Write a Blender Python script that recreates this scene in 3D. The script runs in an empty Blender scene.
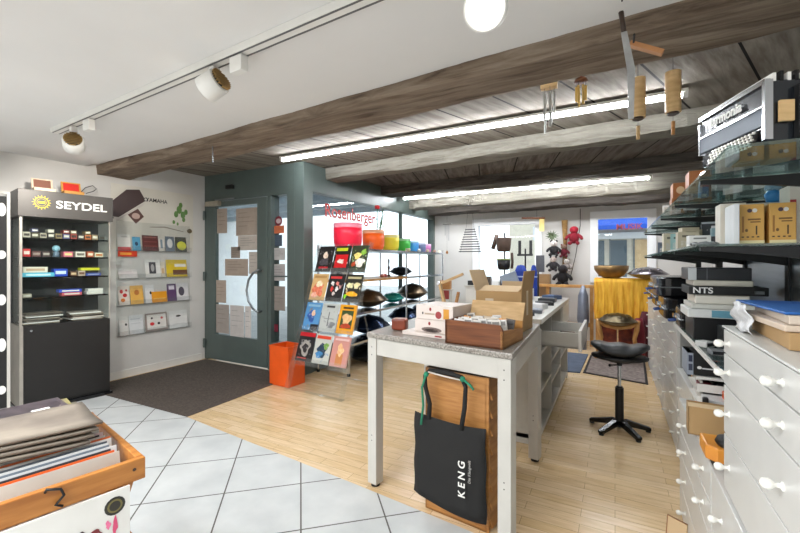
import bpy, math, random
from mathutils import Matrix, Vector
R = math.radians
random.seed(7)
S = bpy.context.scene
COL = S.collection

# ------------------------------------------------------------------ camera, world, light, exposure
CAM_H, TH = 1.3, R(28.26)
cd = bpy.data.cameras.new('camera'); cam = bpy.data.objects.new('camera', cd); COL.objects.link(cam)
cam.location = (0, 0, CAM_H); cam.rotation_euler = (R(90), 0, TH)
cd.sensor_width = 36; cd.lens = 18.0; cd.shift_y = -4.5/800; cd.clip_start = .03
S.camera = cam
S.view_settings.view_transform = 'Standard'; S.view_settings.look = 'None'
S.view_settings.gamma = 1; S.view_settings.use_curve_mapping = False
S.view_settings.exposure = 0.75
W = bpy.data.worlds.new('world'); S.world = W; W.use_nodes = True
bg = W.node_tree.nodes['Background']; bg.inputs[0].default_value = (.86, .93, 1, 1); bg.inputs[1].default_value = 1.7

def area(name, loc, rot, sx, sy, power, col=(.96, .975, 1)):
    l = bpy.data.lights.new(name, 'AREA'); l.shape = 'RECTANGLE'; l.size = sx; l.size_y = sy; l.energy = power; l.color = col
    o = bpy.data.objects.new(name, l); o.location = loc; o.rotation_euler = rot; COL.objects.link(o); return o
# fill lights added below the ceiling behind the photographer
area('shop_fill_light', (-3.2, -.9, 2.26), (0, 0, 0), 1.6, .5, 46)
area('shop_fill_light', (-.9, -1.2, 2.26), (0, 0, 0), 1.6, .5, 46)
area('shop_fill_light', (-1.9, -.3, 2.26), (0, 0, 0), 1.6, .3, 34)
area('rear_fill_light', (-1.3, 6.6, 2.42), (0, 0, 0), 3.6, .08, 19)  # light added out of sight between the rear beams to brighten the back wall
# ------------------------------------------------------------------ helpers
def lin(c):
    return tuple(((v/255)/12.92 if v/255 <= .04045 else ((v/255+.055)/1.055)**2.4) for v in c)
MATS = {}
def mat(name, c, rough=.5, metal=0, var=.08, scale=9, bump=0, coat=0, emit=0, stretch=None, c2=None, spec=.5, bscale=None):
    if name in MATS: return MATS[name]
    m = bpy.data.materials.new(name); m.use_nodes = True; nt = m.node_tree; n = nt.nodes; L = nt.links
    p = n['Principled BSDF']; c = lin(c)
    p.inputs['Roughness'].default_value = rough; p.inputs['Metallic'].default_value = metal
    p.inputs['Coat Weight'].default_value = coat; p.inputs['Specular IOR Level'].default_value = spec
    tc = n.new('ShaderNodeTexCoord'); mp = n.new('ShaderNodeMapping'); L.new(tc.outputs['Object'], mp.inputs[0])
    if stretch: mp.inputs['Scale'].default_value = stretch
    no = n.new('ShaderNodeTexNoise'); no.inputs['Scale'].default_value = scale; no.inputs['Detail'].default_value = 4
    L.new(mp.outputs[0], no.inputs[0])
    cr = n.new('ShaderNodeValToRGB'); L.new(no.outputs[0], cr.inputs[0])
    d = lin(c2) if c2 else tuple(v*(1-var*2) for v in c)
    cr.color_ramp.elements[0].position = .3; cr.color_ramp.elements[1].position = .7
    cr.color_ramp.elements[0].color = (*d, 1); cr.color_ramp.elements[1].color = (*(min(1, v*(1+var*.6)) for v in c), 1)
    L.new(cr.outputs[0], p.inputs['Base Color'])
    if bump:
        b = n.new('ShaderNodeBump'); b.inputs['Strength'].default_value = bump; b.inputs['Distance'].default_value = .01
        if bscale:
            n2 = n.new('ShaderNodeTexNoise'); n2.inputs['Scale'].default_value = bscale; n2.inputs['Detail'].default_value = 5
            L.new(mp.outputs[0], n2.inputs[0]); L.new(n2.outputs[0], b.inputs['Height'])
        else: L.new(no.outputs[0], b.inputs['Height'])
        L.new(b.outputs[0], p.inputs['Normal'])
    if emit:
        p.inputs['Emission Color'].default_value = (*c, 1); p.inputs['Emission Strength'].default_value = emit
    MATS[name] = m; return m
def F(r, g=None, b=None, rough=.45):
    if g is None: r, g, b = r
    return mat('paint_%d_%d_%d_%d' % (r, g, b, int(rough*100)), (r, g, b), rough, var=.04, scale=14)
def glass(name, tint=(1, 1, 1), refl=.12, rough=.02, op=0.0, opc=(200, 200, 200)):
    if name in MATS: return MATS[name]
    m = bpy.data.materials.new(name); m.use_nodes = True; nt = m.node_tree; n = nt.nodes; L = nt.links
    n.remove(n['Principled BSDF']); out = n['Material Output']
    t = n.new('ShaderNodeBsdfTransparent'); t.inputs[0].default_value = (*tint, 1)
    g = n.new('ShaderNodeBsdfGlossy'); g.inputs['Roughness'].default_value = rough
    lw = n.new('ShaderNodeLayerWeight'); lw.inputs[0].default_value = .5
    pw = n.new('ShaderNodeMath'); pw.operation = 'POWER'; L.new(lw.outputs['Facing'], pw.inputs[0]); pw.inputs[1].default_value = 4
    ma = n.new('ShaderNodeMath'); ma.operation = 'MULTIPLY_ADD'; L.new(pw.outputs[0], ma.inputs[0]); ma.inputs[1].default_value = .55; ma.inputs[2].default_value = refl*.35
    mx = n.new('ShaderNodeMixShader'); L.new(ma.outputs[0], mx.inputs[0]); L.new(t.outputs[0], mx.inputs[1]); L.new(g.outputs[0], mx.inputs[2])
    last = mx
    if op:
        df = n.new('ShaderNodeBsdfDiffuse'); no = n.new('ShaderNodeTexNoise'); no.inputs['Scale'].default_value = 12
        cr = n.new('ShaderNodeValToRGB'); a = lin(opc); cr.color_ramp.elements[0].color = (*(v*.9 for v in a), 1); cr.color_ramp.elements[1].color = (*a, 1)
        L.new(no.outputs[0], cr.inputs[0]); L.new(cr.outputs[0], df.inputs[0])
        m2 = n.new('ShaderNodeMixShader'); m2.inputs[0].default_value = op; L.new(mx.outputs[0], m2.inputs[1]); L.new(df.outputs[0], m2.inputs[2]); last = m2
    L.new(last.outputs[0], out.inputs[0]); MATS[name] = m; return m

def print_mat(cols, scale=16):
    key = 'print_'+'_'.join('%d' % v for c in cols for v in c)
    if key in MATS: return MATS[key]
    m = bpy.data.materials.new(key[:50]); m.use_nodes = True; nt = m.node_tree; n = nt.nodes; L = nt.links; p = n['Principled BSDF']; p.inputs['Roughness'].default_value = .3
    tc = n.new('ShaderNodeTexCoord'); mp = n.new('ShaderNodeMapping'); mp.inputs['Location'].default_value = (len(MATS)*.73, 0, len(MATS)*.31); L.new(tc.outputs['Object'], mp.inputs[0])
    no = n.new('ShaderNodeTexNoise'); no.inputs['Scale'].default_value = scale; no.inputs['Detail'].default_value = 3.5; no.inputs['Distortion'].default_value = .8; L.new(mp.outputs[0], no.inputs[0])
    cr = n.new('ShaderNodeValToRGB'); L.new(no.outputs[0], cr.inputs[0]); e = cr.color_ramp.elements; k = len(cols)
    for i, c in enumerate(cols):
        pos = .36+.28*i/max(1, k-1); el = e[0] if i == 0 else (e[1] if i == k-1 else None)
        if el is None: el = e.new(pos)
        el.position = pos; el.color = (*lin(c), 1)
    L.new(cr.outputs[0], p.inputs['Base Color']); MATS[key] = m; return m

class B:
    def __init__(s): s.v = []; s.f = []; s.mi = []; s.ms = []; s.M = Matrix(); s.sm = []
    def _m(s, m):
        if m not in s.ms: s.ms.append(m)
        return s.ms.index(m)
    def add(s, vs, fs, m, smooth=False):
        k = len(s.v); s.v += [tuple(s.M @ Vector(v)) for v in vs]
        i = s._m(m)
        for f in fs: s.f.append(tuple(a+k for a in f)); s.mi.append(i); s.sm.append(smooth)
        return s
    def box(s, x0, x1, y0, y1, z0, z1, m):
        return s.add([(x0,y0,z0),(x1,y0,z0),(x1,y1,z0),(x0,y1,z0),(x0,y0,z1),(x1,y0,z1),(x1,y1,z1),(x0,y1,z1)],
                     [(0,3,2,1),(4,5,6,7),(0,1,5,4),(1,2,6,5),(2,3,7,6),(3,0,4,7)], m)
    def prism(s, pts, axis, a, b, m, smooth=False):
        def P(p, q): return {'x': (q, p[0], p[1]), 'y': (p[0], q, p[1]), 'z': (p[0], p[1], q)}[axis]
        n = len(pts); vs = [P(p, a) for p in pts]+[P(p, b) for p in pts]
        fs = [tuple(range(n))[::-1], tuple(range(n, 2*n))]+[(i, (i+1) % n, n+(i+1) % n, n+i) for i in range(n)]
        s.add(vs, fs, m); 
        if smooth:
            for i in range(n): s.sm[-1-i] = True
        return s
    def cyl(s, p0, p1, r0, m, r1=None, n=16, cap=True):
        r1 = r0 if r1 is None else r1; p0, p1 = Vector(p0), Vector(p1); d = (p1-p0).normalized()
        u = d.orthogonal().normalized(); w = d.cross(u)
        vs = [tuple(p0+(u*math.cos(2*math.pi*i/n)+w*math.sin(2*math.pi*i/n))*r0) for i in range(n)]+[tuple(p1+(u*math.cos(2*math.pi*i/n)+w*math.sin(2*math.pi*i/n))*r1) for i in range(n)]
        s.add(vs, [(i, (i+1) % n, n+(i+1) % n, n+i) for i in range(n)], m, True)
        if cap: s.add(vs, [tuple(range(n))[::-1], tuple(range(n, 2*n))], m)
        return s
    def tube(s, pts, r, m, n=8):
        pts = [Vector(p) for p in pts]; rings = []; u = None
        for i, p in enumerate(pts):
            d = (pts[min(i+1, len(pts)-1)]-pts[max(i-1, 0)]).normalized()
            u = d.orthogonal().normalized() if u is None else (u-d*u.dot(d)).normalized()
            w = d.cross(u); rr = r[i] if isinstance(r, (list, tuple)) else r
            rings.append([tuple(p+(u*math.cos(2*math.pi*k/n)+w*math.sin(2*math.pi*k/n))*rr) for k in range(n)])
        vs = sum(rings, []); fs = []
        for i in range(len(pts)-1):
            for k in range(n): fs.append((i*n+k, i*n+(k+1) % n, (i+1)*n+(k+1) % n, (i+1)*n+k))
        fs += [tuple(range(n))[::-1], tuple(range(len(vs)-n, len(vs)))]
        return s.add(vs, fs, m, True)
    def lathe(s, prof, m, c=(0, 0, 0), n=32, sx=1, sy=1):
        vs = []; fs = []; k = len(prof)
        for i in range(n):
            a = 2*math.pi*i/n
            vs += [(c[0]+r*math.cos(a)*sx, c[1]+r*math.sin(a)*sy, c[2]+z) for r, z in prof]
        for i in range(n):
            for j in range(k-1): fs.append((i*k+j, ((i+1) % n)*k+j, ((i+1) % n)*k+j+1, i*k+j+1))
        return s.add(vs, fs, m, True)
    def ball(s, c, r, m, n=14, k=8):
        r = (r, r, r) if not isinstance(r, (tuple, list)) else r
        return s.lathe([(math.sin(math.pi*j/k)*r[0]+1e-5, -math.cos(math.pi*j/k)*r[2]) for j in range(k+1)], m, c, n, 1, r[1]/r[0])
    # flat marks printed on a face that looks towards local -y (x right, z up)
    def mark(s, x0, x1, z0, z1, m, y=-.0004): return s.add([(x0,y,z0),(x1,y,z0),(x1,y,z1),(x0,y,z1)], [(0,1,2,3)], m)
    def blob(s, x, z, rx, rz, m, y=-.0006, n=18):
        ph = x*97+z*61; return s.add([(x+rx*(1+.22*math.sin(3*a+ph)+.12*math.sin(5*a+ph*2))*math.cos(a), y-.00002*len(s.f), z+rz*(1+.2*math.sin(2*a+ph*3)+.15*math.sin(4*a+ph))*math.sin(a)) for a in [2*math.pi*i/n for i in range(n)]], [tuple(range(n))], m)
    def oval(s, x, z, rx, rz, m, y=-.0006, n=16): return s.add([(x+rx*math.cos(2*math.pi*i/n), y, z+rz*math.sin(2*math.pi*i/n)) for i in range(n)], [tuple(range(n))], m)
    def poly(s, pts, m, y=-.0006): return s.add([(a, y, b) for a, b in pts], [tuple(range(len(pts)))], m)
    def build(s, name, parent=None, loc=None, rz=0, bev=0, label=None, cat=None, group=None, kind=None, rot=None):
        me = bpy.data.meshes.new(name); me.from_pydata(s.v, [], s.f)
        for m in s.ms: me.materials.append(m)
        me.polygons.foreach_set('material_index', s.mi); me.polygons.foreach_set('use_smooth', s.sm); me.update()
        o = bpy.data.objects.new(name, me); COL.objects.link(o)
        if parent: o.parent = parent
        if loc: o.location = loc
        o.rotation_euler = rot if rot else (0, 0, rz)
        if bev:
            b = o.modifiers.new('bevel', 'BEVEL'); b.width = bev; b.segments = 2; b.limit_method = 'ANGLE'; b.angle_limit = R(50)
        tag(o, label, cat, group, kind); return o
def tag(o, label=None, cat=None, group=None, kind=None):
    if label: o['label'] = label
    if cat: o['category'] = cat
    if group: o['group'] = group
    if kind: o['kind'] = kind
    return o
def thing(name, label, cat, loc=(0, 0, 0), rz=0, group=None, rot=None):
    o = bpy.data.objects.new(name, None); COL.objects.link(o); o.location = loc; o.rotation_euler = rot if rot else (0, 0, rz)
    o.empty_display_size = .05
    return tag(o, label, cat, group)
def dup(root, loc, rz=None, label=None, group=None):
    r = root.copy(); COL.objects.link(r); r.location = loc
    if rz is not None: r.rotation_euler = (0, 0, rz)
    if label: r['label'] = label
    if group: r['group'] = group
    for ch in list(root.children):
        c = ch.copy(); COL.objects.link(c); c.parent = r
        for g in list(ch.children):
            d = g.copy(); COL.objects.link(d); d.parent = c
    return r
def text(name, body, size, m, parent, loc, rot, align='CENTER', ext=.001, sx=1):
    cu = bpy.data.curves.new(name, 'FONT'); cu.body = body; cu.size = size; cu.extrude = ext; cu.offset = .02*size; cu.align_x = align; cu.align_y = 'CENTER'
    cu.materials.append(m); o = bpy.data.objects.new(name, cu); COL.objects.link(o); 
    me = bpy.data.meshes.new_from_object(o); me.name = name; bpy.data.objects.remove(o); o = bpy.data.objects.new(name, me); COL.objects.link(o)
    o.parent = parent; o.location = loc; o.rotation_euler = rot; o.scale = (sx, 1, 1)
    return o
def st(b, name, **k): return b.build(name, kind='structure', **k)

# where a sight line from the photographer's spot meets a real plane of the room (used to measure positions)
def ray(px, py):
    a, b_ = (px-400)/400, (262-py)/400
    return (-math.sin(TH)+a*math.cos(TH), math.cos(TH)+a*math.sin(TH), b_)
def onX(px, py, x): v = ray(px, py); t = x/v[0]; return Vector((x, v[1]*t, CAM_H+v[2]*t))
def onY(px, py, y): v = ray(px, py); t = y/v[1]; return Vector((v[0]*t, y, CAM_H+v[2]*t))
def onZ(px, py, z): v = ray(px, py); t = (z-CAM_H)/v[2]; return Vector((v[0]*t, v[1]*t, z))

# ------------------------------------------------------------------ materials
plaster = mat('white_plaster', (214, 212, 208), .9, var=.03, scale=2.5, bump=.08, bscale=30)
ceilpaint = mat('white_ceiling_paint', (224, 222, 219), .85, var=.03, scale=1.2, bump=.15, bscale=3)
white = mat('white_lacquer', (226, 224, 218), .35, var=.02)
offw = mat('cream_lacquer', (196, 193, 185), .4, var=.03)
grey_w = mat('grey_white_laminate', (212, 212, 208), .3, var=.02)
black = mat('black_matt', (17, 17, 18), .55, var=.1)
blackg = mat('black_gloss', (14, 14, 17), .18, var=.1)
rubber = mat('black_rubber', (18, 18, 19), .7)
chrome = mat('chrome', (205, 208, 212), .16, 1, var=.03)
steel = mat('brushed_steel', (150, 155, 158), .32, 1, var=.08, scale=4, stretch=(1, 1, 18))
frameg = mat('grey_green_paint', (86, 98, 94), .42, var=.05, scale=5)
wood_o = mat('orange_wood', (186, 134, 76), .42, c2=(158, 104, 52), scale=5, stretch=(1.5, 1.5, 14))
wood_b = mat('beech_wood', (206, 158, 92), .42, c2=(180, 126, 64), scale=6, stretch=(2, 9, 1.5))
wood_l = mat('pale_wood', (214, 180, 130), .45, c2=(194, 156, 104), scale=6, stretch=(2, 2, 9))
wood_d = mat('mahogany_wood', (126, 74, 40), .35, c2=(92, 48, 24), scale=4, stretch=(1, 3, 22))
wood_k = mat('dark_walnut', (70, 50, 38), .45, c2=(44, 30, 22), scale=8)
cardb = mat('cardboard', (180, 146, 100), .85, var=.08, scale=3)
cardl = mat('light_cardboard', (212, 186, 148), .85, var=.06, scale=3)
paper = mat('paper_white', (232, 230, 224), .7, var=.03)
papern = mat('newsprint', (142, 132, 118), .85, c2=(112, 102, 92), scale=7, stretch=(1, 1, 3))
glasswin = glass('window_glass', (.93, .97, .98), .1)
acryl = glass('clear_acrylic', (.975, .985, .985), .14, .03, op=.03, opc=(225, 228, 228))
shelfglass = glass('shelf_glass', (.72, .84, .82), .3, .02, op=.08, opc=(150, 170, 168))
cabglass = glass('cabinet_glass', (.95, .98, .97), .06)
granite = mat('terrazzo_top', (168, 162, 152), .3, c2=(96, 90, 84), scale=120, var=.2)
bronze = mat('bronze_steel', (120, 104, 84), .3, .9, c2=(78, 68, 58), scale=5)
bluem = mat('blue_steel', (34, 48, 72), .22, .8, var=.2, scale=4)
teal = mat('teal_enamel', (38, 150, 140), .25, .2)
darkpan = mat('dark_steel', (46, 48, 50), .3, .8)

def beam_mat(name, c1, c2, c3):
    m = bpy.data.materials.new(name); m.use_nodes = True; nt = m.node_tree; n = nt.nodes; L = nt.links; p = n['Principled BSDF']
    p.inputs['Roughness'].default_value = .85; p.inputs['Specular IOR Level'].default_value = .25
    tc = n.new('ShaderNodeTexCoord'); mp = n.new('ShaderNodeMapping'); L.new(tc.outputs['Object'], mp.inputs[0]); mp.inputs['Scale'].default_value = (.7, 7, 7)
    a = n.new('ShaderNodeTexNoise'); a.inputs['Scale'].default_value = 3; a.inputs['Detail'].default_value = 9; a.inputs['Roughness'].default_value = .65; a.inputs['Distortion'].default_value = .6
    L.new(mp.outputs[0], a.inputs[0])
    cr = n.new('ShaderNodeValToRGB'); L.new(a.outputs[0], cr.inputs[0]); e = cr.color_ramp.elements
    e[0].position = .33; e[0].color = (*lin(c2), 1); e[1].position = .72; e[1].color = (*lin(c3), 1); k = e.new(.5); k.color = (*lin(c1), 1)
    L.new(cr.outputs[0], p.inputs['Base Color'])
    bu = n.new('ShaderNodeBump'); bu.inputs['Strength'].default_value = .9; bu.inputs['Distance'].default_value = .015; L.new(a.outputs[0], bu.inputs['Height']); L.new(bu.outputs[0], p.inputs['Normal'])
    return m
beamw = beam_mat('hewn_dark_beam', (124, 108, 92), (84, 70, 58), (150, 136, 120))
beamp = beam_mat('led_lit_beam', (122, 118, 108), (98, 92, 82), (136, 132, 122))  # paler tone paints in the LED light falling on these beams
beamd = beam_mat('shaded_beam', (82, 77, 72), (56, 50, 46), (104, 98, 92))  # darker tone paints in the shade on beams the tubes leave unlit

def plank_mat(name, ang, c1, c2, off=0):
    m = bpy.data.materials.new(name); m.use_nodes = True; nt = m.node_tree; n = nt.nodes; L = nt.links; p = n['Principled BSDF']
    p.inputs['Roughness'].default_value = .85; p.inputs['Specular IOR Level'].default_value = .2
    tc = n.new('ShaderNodeTexCoord'); mp = n.new('ShaderNodeMapping'); mp.inputs['Rotation'].default_value = (0, 0, ang); mp.inputs['Location'].default_value = (off, 0, 0); L.new(tc.outputs['Object'], mp.inputs[0])
    sp = n.new('ShaderNodeSeparateXYZ'); L.new(mp.outputs[0], sp.inputs[0])
    d = n.new('ShaderNodeMath'); d.operation = 'DIVIDE'; L.new(sp.outputs[0], d.inputs[0]); d.inputs[1].default_value = .42
    fr = n.new('ShaderNodeMath'); fr.operation = 'FRACT'; L.new(d.outputs[0], fr.inputs[0])
    gp = n.new('ShaderNodeMath'); gp.operation = 'LESS_THAN'; L.new(fr.outputs[0], gp.inputs[0]); gp.inputs[1].default_value = .035
    st_ = n.new('ShaderNodeMapping'); st_.inputs['Scale'].default_value = (7, .8, 1); L.new(mp.outputs[0], st_.inputs[0])
    a = n.new('ShaderNodeTexNoise'); a.inputs['Scale'].default_value = 3; a.inputs['Detail'].default_value = 9; a.inputs['Roughness'].default_value = .6; a.inputs['Distortion'].default_value = .3; L.new(st_.outputs[0], a.inputs[0])
    cr = n.new('ShaderNodeValToRGB'); L.new(a.outputs[0], cr.inputs[0]); e = cr.color_ramp.elements
    e[0].position = .35; e[0].color = (*lin(c2), 1); e[1].position = .62; e[1].color = (*lin(c1), 1)
    mx = n.new('ShaderNodeMix'); mx.data_type = 'RGBA'; L.new(gp.outputs[0], mx.inputs[0]); L.new(cr.outputs[0], mx.inputs[6]); mx.inputs[7].default_value = (.008, .006, .005, 1)
    L.new(mx.outputs[2], p.inputs['Base Color'])
    bu = n.new('ShaderNodeBump'); bu.inputs['Strength'].default_value = .6; bu.inputs['Distance'].default_value = .01; L.new(a.outputs[0], bu.inputs['Height']); L.new(bu.outputs[0], p.inputs['Normal'])
    return m

def tile_mat():
    m = bpy.data.materials.new('pale_grey_floor_tile'); m.use_nodes = True; nt = m.node_tree; n = nt.nodes; L = nt.links; p = n['Principled BSDF']
    p.inputs['Roughness'].default_value = .32
    tc = n.new('ShaderNodeTexCoord'); sp = n.new('ShaderNodeSeparateXYZ'); L.new(tc.outputs['Object'], sp.inputs[0])
    def M(op, a, b=None):
        k = n.new('ShaderNodeMath'); k.operation = op
        for i, v in enumerate((a, b)):
            if v is None: continue
            if isinstance(v, (int, float)): k.inputs[i].default_value = v
            else: L.new(v, k.inputs[i])
        return k.outputs[0]
    def line(cx, cy, off):
        a = M('ADD', M('MULTIPLY', sp.outputs[0], cx), M('MULTIPLY', sp.outputs[1], cy))
        f_ = M('FRACT', M('DIVIDE', M('SUBTRACT', a, off), .418))
        return M('LESS_THAN', M('ABSOLUTE', M('SUBTRACT', f_, .5)), .0095), a
    g1, a1 = line(.741, .672, .001-.209); g2, a2 = line(.672, -.741, -2.42-.209)
    g = M('MAXIMUM', g1, g2)
    no = n.new('ShaderNodeTexNoise'); no.inputs['Scale'].default_value = 5; no.inputs['Detail'].default_value = 6; L.new(tc.outputs['Object'], no.inputs[0])
    cr = n.new('ShaderNodeValToRGB'); L.new(no.outputs[0], cr.inputs[0]); e = cr.color_ramp.elements
    e[0].position = .3; e[0].color = (*lin((196, 200, 200)), 1); e[1].position = .7; e[1].color = (*lin((216, 219, 218)), 1)
    mx = n.new('ShaderNodeMix'); mx.data_type = 'RGBA'; L.new(g, mx.inputs[0]); L.new(cr.outputs[0], mx.inputs[6]); mx.inputs[7].default_value = (*lin((96, 94, 90)), 1)
    L.new(mx.outputs[2], p.inputs['Base Color'])
    r = M('ADD', M('MULTIPLY', g, .5), .3); L.new(r, p.inputs['Roughness'])
    return m
def parquet_mat():
    m = bpy.data.materials.new('maple_strip_parquet'); m.use_nodes = True; nt = m.node_tree; n = nt.nodes; L = nt.links; p = n['Principled BSDF']
    p.inputs['Roughness'].default_value = .24
    tc = n.new('ShaderNodeTexCoord'); br = n.new('ShaderNodeTexBrick'); L.new(tc.outputs['Object'], br.inputs[0])
    br.inputs['Scale'].default_value = 1; br.inputs['Brick Width'].default_value = .42; br.inputs['Row Height'].default_value = .07; br.inputs['Mortar Size'].default_value = .0009
    br.offset = .37; br.inputs['Color1'].default_value = (*lin((240, 215, 176)), 1); br.inputs['Color2'].default_value = (*lin((228, 198, 152)), 1); br.inputs['Mortar'].default_value = (*lin((140, 104, 66)), 1)
    mp = n.new('ShaderNodeMapping'); mp.inputs['Scale'].default_value = (1.5, 14, 1); L.new(tc.outputs['Object'], mp.inputs[0])
    no = n.new('ShaderNodeTexNoise'); no.inputs['Scale'].default_value = 4; no.inputs['Detail'].default_value = 7; L.new(mp.outputs[0], no.inputs[0])
    cr = n.new('ShaderNodeValToRGB'); L.new(no.outputs[0], cr.inputs[0]); e = cr.color_ramp.elements
    e[0].position = .3; e[0].color = (.78, .72, .66, 1); e[1].position = .65; e[1].color = (1, 1, 1, 1)
    mx = n.new('ShaderNodeMix'); mx.data_type = 'RGBA'; mx.blend_type = 'MULTIPLY'; mx.inputs[0].default_value = .8; L.new(br.outputs[0], mx.inputs[6]); L.new(cr.outputs[0], mx.inputs[7])
    L.new(mx.outputs[2], p.inputs['Base Color']); return m

# ------------------------------------------------------------------ setting: floor, walls, ceiling
WX, XR = -4.87, 1.25          # left wall, right wall
YD, XS, YB = 3.50, -3.20, 7.30  # entrance wall, shop window line, back wall
floor_t = B()
floor_t.prism([(WX-.1, -3.1), (1.35, -3.1), (1.35, 1.72), (-.6, 1.86), (-1.304, 1.935), (-3.162, 2.109), (WX-.1, 2.07)], 'z', -.06, 0, tile_mat())
st(floor_t, 'floor')
fp = B(); fp.prism([(-3.162, 2.109), (-1.304, 1.935), (-.6, 1.86), (1.35, 1.72), (1.35, 7.4), (XS-.1, 7.4), (XS-.1, 3.66), (WX-.1, 3.66), (WX-.1, 2.07)], 'z', -.06, 0, parquet_mat())
st(fp, 'floor')
cl = B(); cl.box(WX-.1, 1.35, -3.1, 2.12, 2.30, 2.36, ceilpaint); cl.box(WX-.1, 1.35, 1.9, 2.3, 2.33, 2.5, ceilpaint); st(cl, 'ceiling')
pk = B(); pk.box(WX-.1, 1.35, 2.1, 3.82, 2.45, 2.5, plank_mat('ceiling_planks_front', R(20.7), (138, 132, 122), (108, 98, 88))); st(pk, 'ceiling')
pk = B(); pk.box(XS-.1, 1.35, 3.82, 5.25, 2.45, 2.5, plank_mat('ceiling_planks_middle', R(-16), (108, 102, 96), (76, 68, 62), .1)); st(pk, 'ceiling')
pk = B(); pk.box(XS-.1, 1.35, 5.25, 7.4, 2.45, 2.5, plank_mat('ceiling_planks_back', R(-5), (108, 102, 96), (76, 68, 62), .2)); st(pk, 'ceiling')

def hewn(name, x0, y0, x1, y1, w, z0, z1, m, seed=1, amp=.012):
    """hand hewn beam between two points of its front line, w wide, uneven faces"""
    rnd = random.Random(seed); N = 60; b = B(); d = Vector((x1-x0, y1-y0, 0)); Ln = d.length; d.normalize(); q = Vector((-d.y, d.x, 0))
    def wob(i, k): return amp*(math.sin(i*.37*Ln/6+k*2.1)+.6*math.sin(i*.83+k*1.3)+.5*rnd.uniform(-1, 1))
    prof = [(0, z1), (0, (z0+z1)/2), (.008, z0+.02), (.03, z0), (w*.5, z0), (w-.03, z0), (w-.008, z0+.02), (w, (z0+z1)/2), (w, z1)]
    vs = []; K = len(prof)
    for i in range(N+1):
        c = Vector((x0, y0, 0))+d*(Ln*i/N)
        for k, (a, z) in enumerate(prof):
            e = 0 if k in (0, K-1) else wob(i, k)
            p = c+q*(a+(wob(i, k+5)*.8 if k not in (0, K-1) else 0)); vs.append((p.x, p.y, z+(e*.6 if z < z1 else 0)))
    fs = [(i*K+k, i*K+k+1, (i+1)*K+k+1, (i+1)*K+k) for i in range(N) for k in range(K-1)]
    fs += [tuple(range(K)), tuple(range(N*K, N*K+K))[::-1]]
    b.add(vs, fs, m, False); return st(b, name)
hewn('trim_1', WX-.02, 2.215, XR+.05, 1.78, .36, 2.235, 2.46, beamw, 3, .009)
hewn('trim_2', XS+.02, 3.90, XR+.05, 3.62, .26, 2.315, 2.46, beamp, 5)
hewn('trim_3', XS+.02, 5.22, XR+.05, 5.10, .34, 2.325, 2.46, beamd, 8)
hewn('trim_4', XS+.02, 6.16, XR+.05, 6.08, .30, 2.22, 2.46, beamp, 11)
hewn('trim_5', XS+.02, 6.95, XR+.05, 6.9, .34, 2.20, 2.46, beamd, 12)

wl = B(); wl.box(WX-.1, WX, -3.1, YD+.1, 0, 2.5, plaster); st(wl, 'wall_left')
wr = B(); wr.box(XR, XR+.1, -3.1, 7.4, 0, 2.5, plaster); st(wr, 'wall_right')
wf = B(); wf.box(WX-.1, XR+.1, -3.1, -3.0, 0, 2.5, plaster); st(wf, 'wall_front')
bl = B(); bl.box(WX, WX+.018, -3, YD-.05, 0, .085, white); st(bl, 'baseboard_left', bev=.004)
# back wall with two openings
def wall_open(y, x0, x1, z1, holes, m, t=.22):
    b = B(); xs = [x0]+sum([[h[0], h[1]] for h in holes], [])+[x1]
    for i in range(0, len(xs), 2): b.box(xs[i], xs[i+1], y, y+t, 0, z1, m)
    for h in holes: b.box(h[0], h[1], y, y+t, 0, h[2], m); b.box(h[0], h[1], y, y+t, h[3], z1, m)
    return b
st(wall_open(YB, XS-.1, XR+.1, 2.5, [(-2.30, -1.18, .95, 2.02), (-.30, .50, 1.02, 2.05)], plaster), 'wall_back')
def window(name, x0, x1, z0, z1, mull=None):
    b = B(); w = .055; y0, y1 = YB+.02, YB+.08; white = mat('window_frame_white', (240, 242, 244), .3, var=.01)
    b.box(x0-.06, x0+w, YB-.035, y1, z0-.05, z1+.06, white); b.box(x1-w, x1+.06, YB-.035, y1, z0-.05, z1+.06, white)
    b.box(x0-.06, x1+.06, YB-.04, y1, z1-.05, z1+.075, white); b.box(x0-.06, x1+.06, YB-.03, y1, z0-.06, z0+.04, white)
    if mull: b.box(mull-.02, mull+.02, y0, y1, z0, z1, white)
    o = st(b, name, bev=.004)
    g = B(); g.box(x0+w, x1-w, YB+.05, YB+.056, z0, z1, glasswin); g.build('pane', o); return o
window('window_1', -2.30, -1.18, .95, 2.02); window('window_2', -.30, .50, 1.02, 2.05)

# entrance front: frame, fixed sidelight, door leaf
b = B()
b.box(WX, XS-.07, YD, YD+.14, 2.10, 2.5, frameg)
b.box(WX, -4.81, YD, YD+.14, 0, 2.12, frameg); b.box(-3.70, -3.645, YD, YD+.14, 0, 2.12, frameg)
b.box(-3.385, XS-.07, YD, YD+.14, 0, 2.12, frameg); b.box(-3.66, -3.37, YD, YD+.14, 0, .33, frameg)
b.box(-3.65, -3.38, YD+.04, YD+.10, 1.12, 1.135, frameg)
wfr = st(b, 'window_3', bev=.005)
g = B(); g.box(-3.65, -3.38, YD+.06, YD+.066, .3, 2.12, glasswin); g.build('pane', wfr)
b = B(); b.box(-4.81, -4.64, YD-.012, YD+.045, .02, 2.09, frameg); b.box(-3.865, -3.70, YD-.012, YD+.045, .02, 2.09, frameg)
b.box(-4.65, -3.86, YD-.012, YD+.045, 2.02, 2.09, frameg); b.box(-4.65, -3.86, YD-.012, YD+.045, .02, .35, frameg)
door = st(b, 'door_1', bev=.005)
g = B(); g.box(-4.65, -3.86, YD+.01, YD+.016, .34, 2.03, glasswin); g.build('pane', door)
hp = [(-3.80, YD-.03, .66), (-3.80, YD-.09, .68)]
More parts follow.
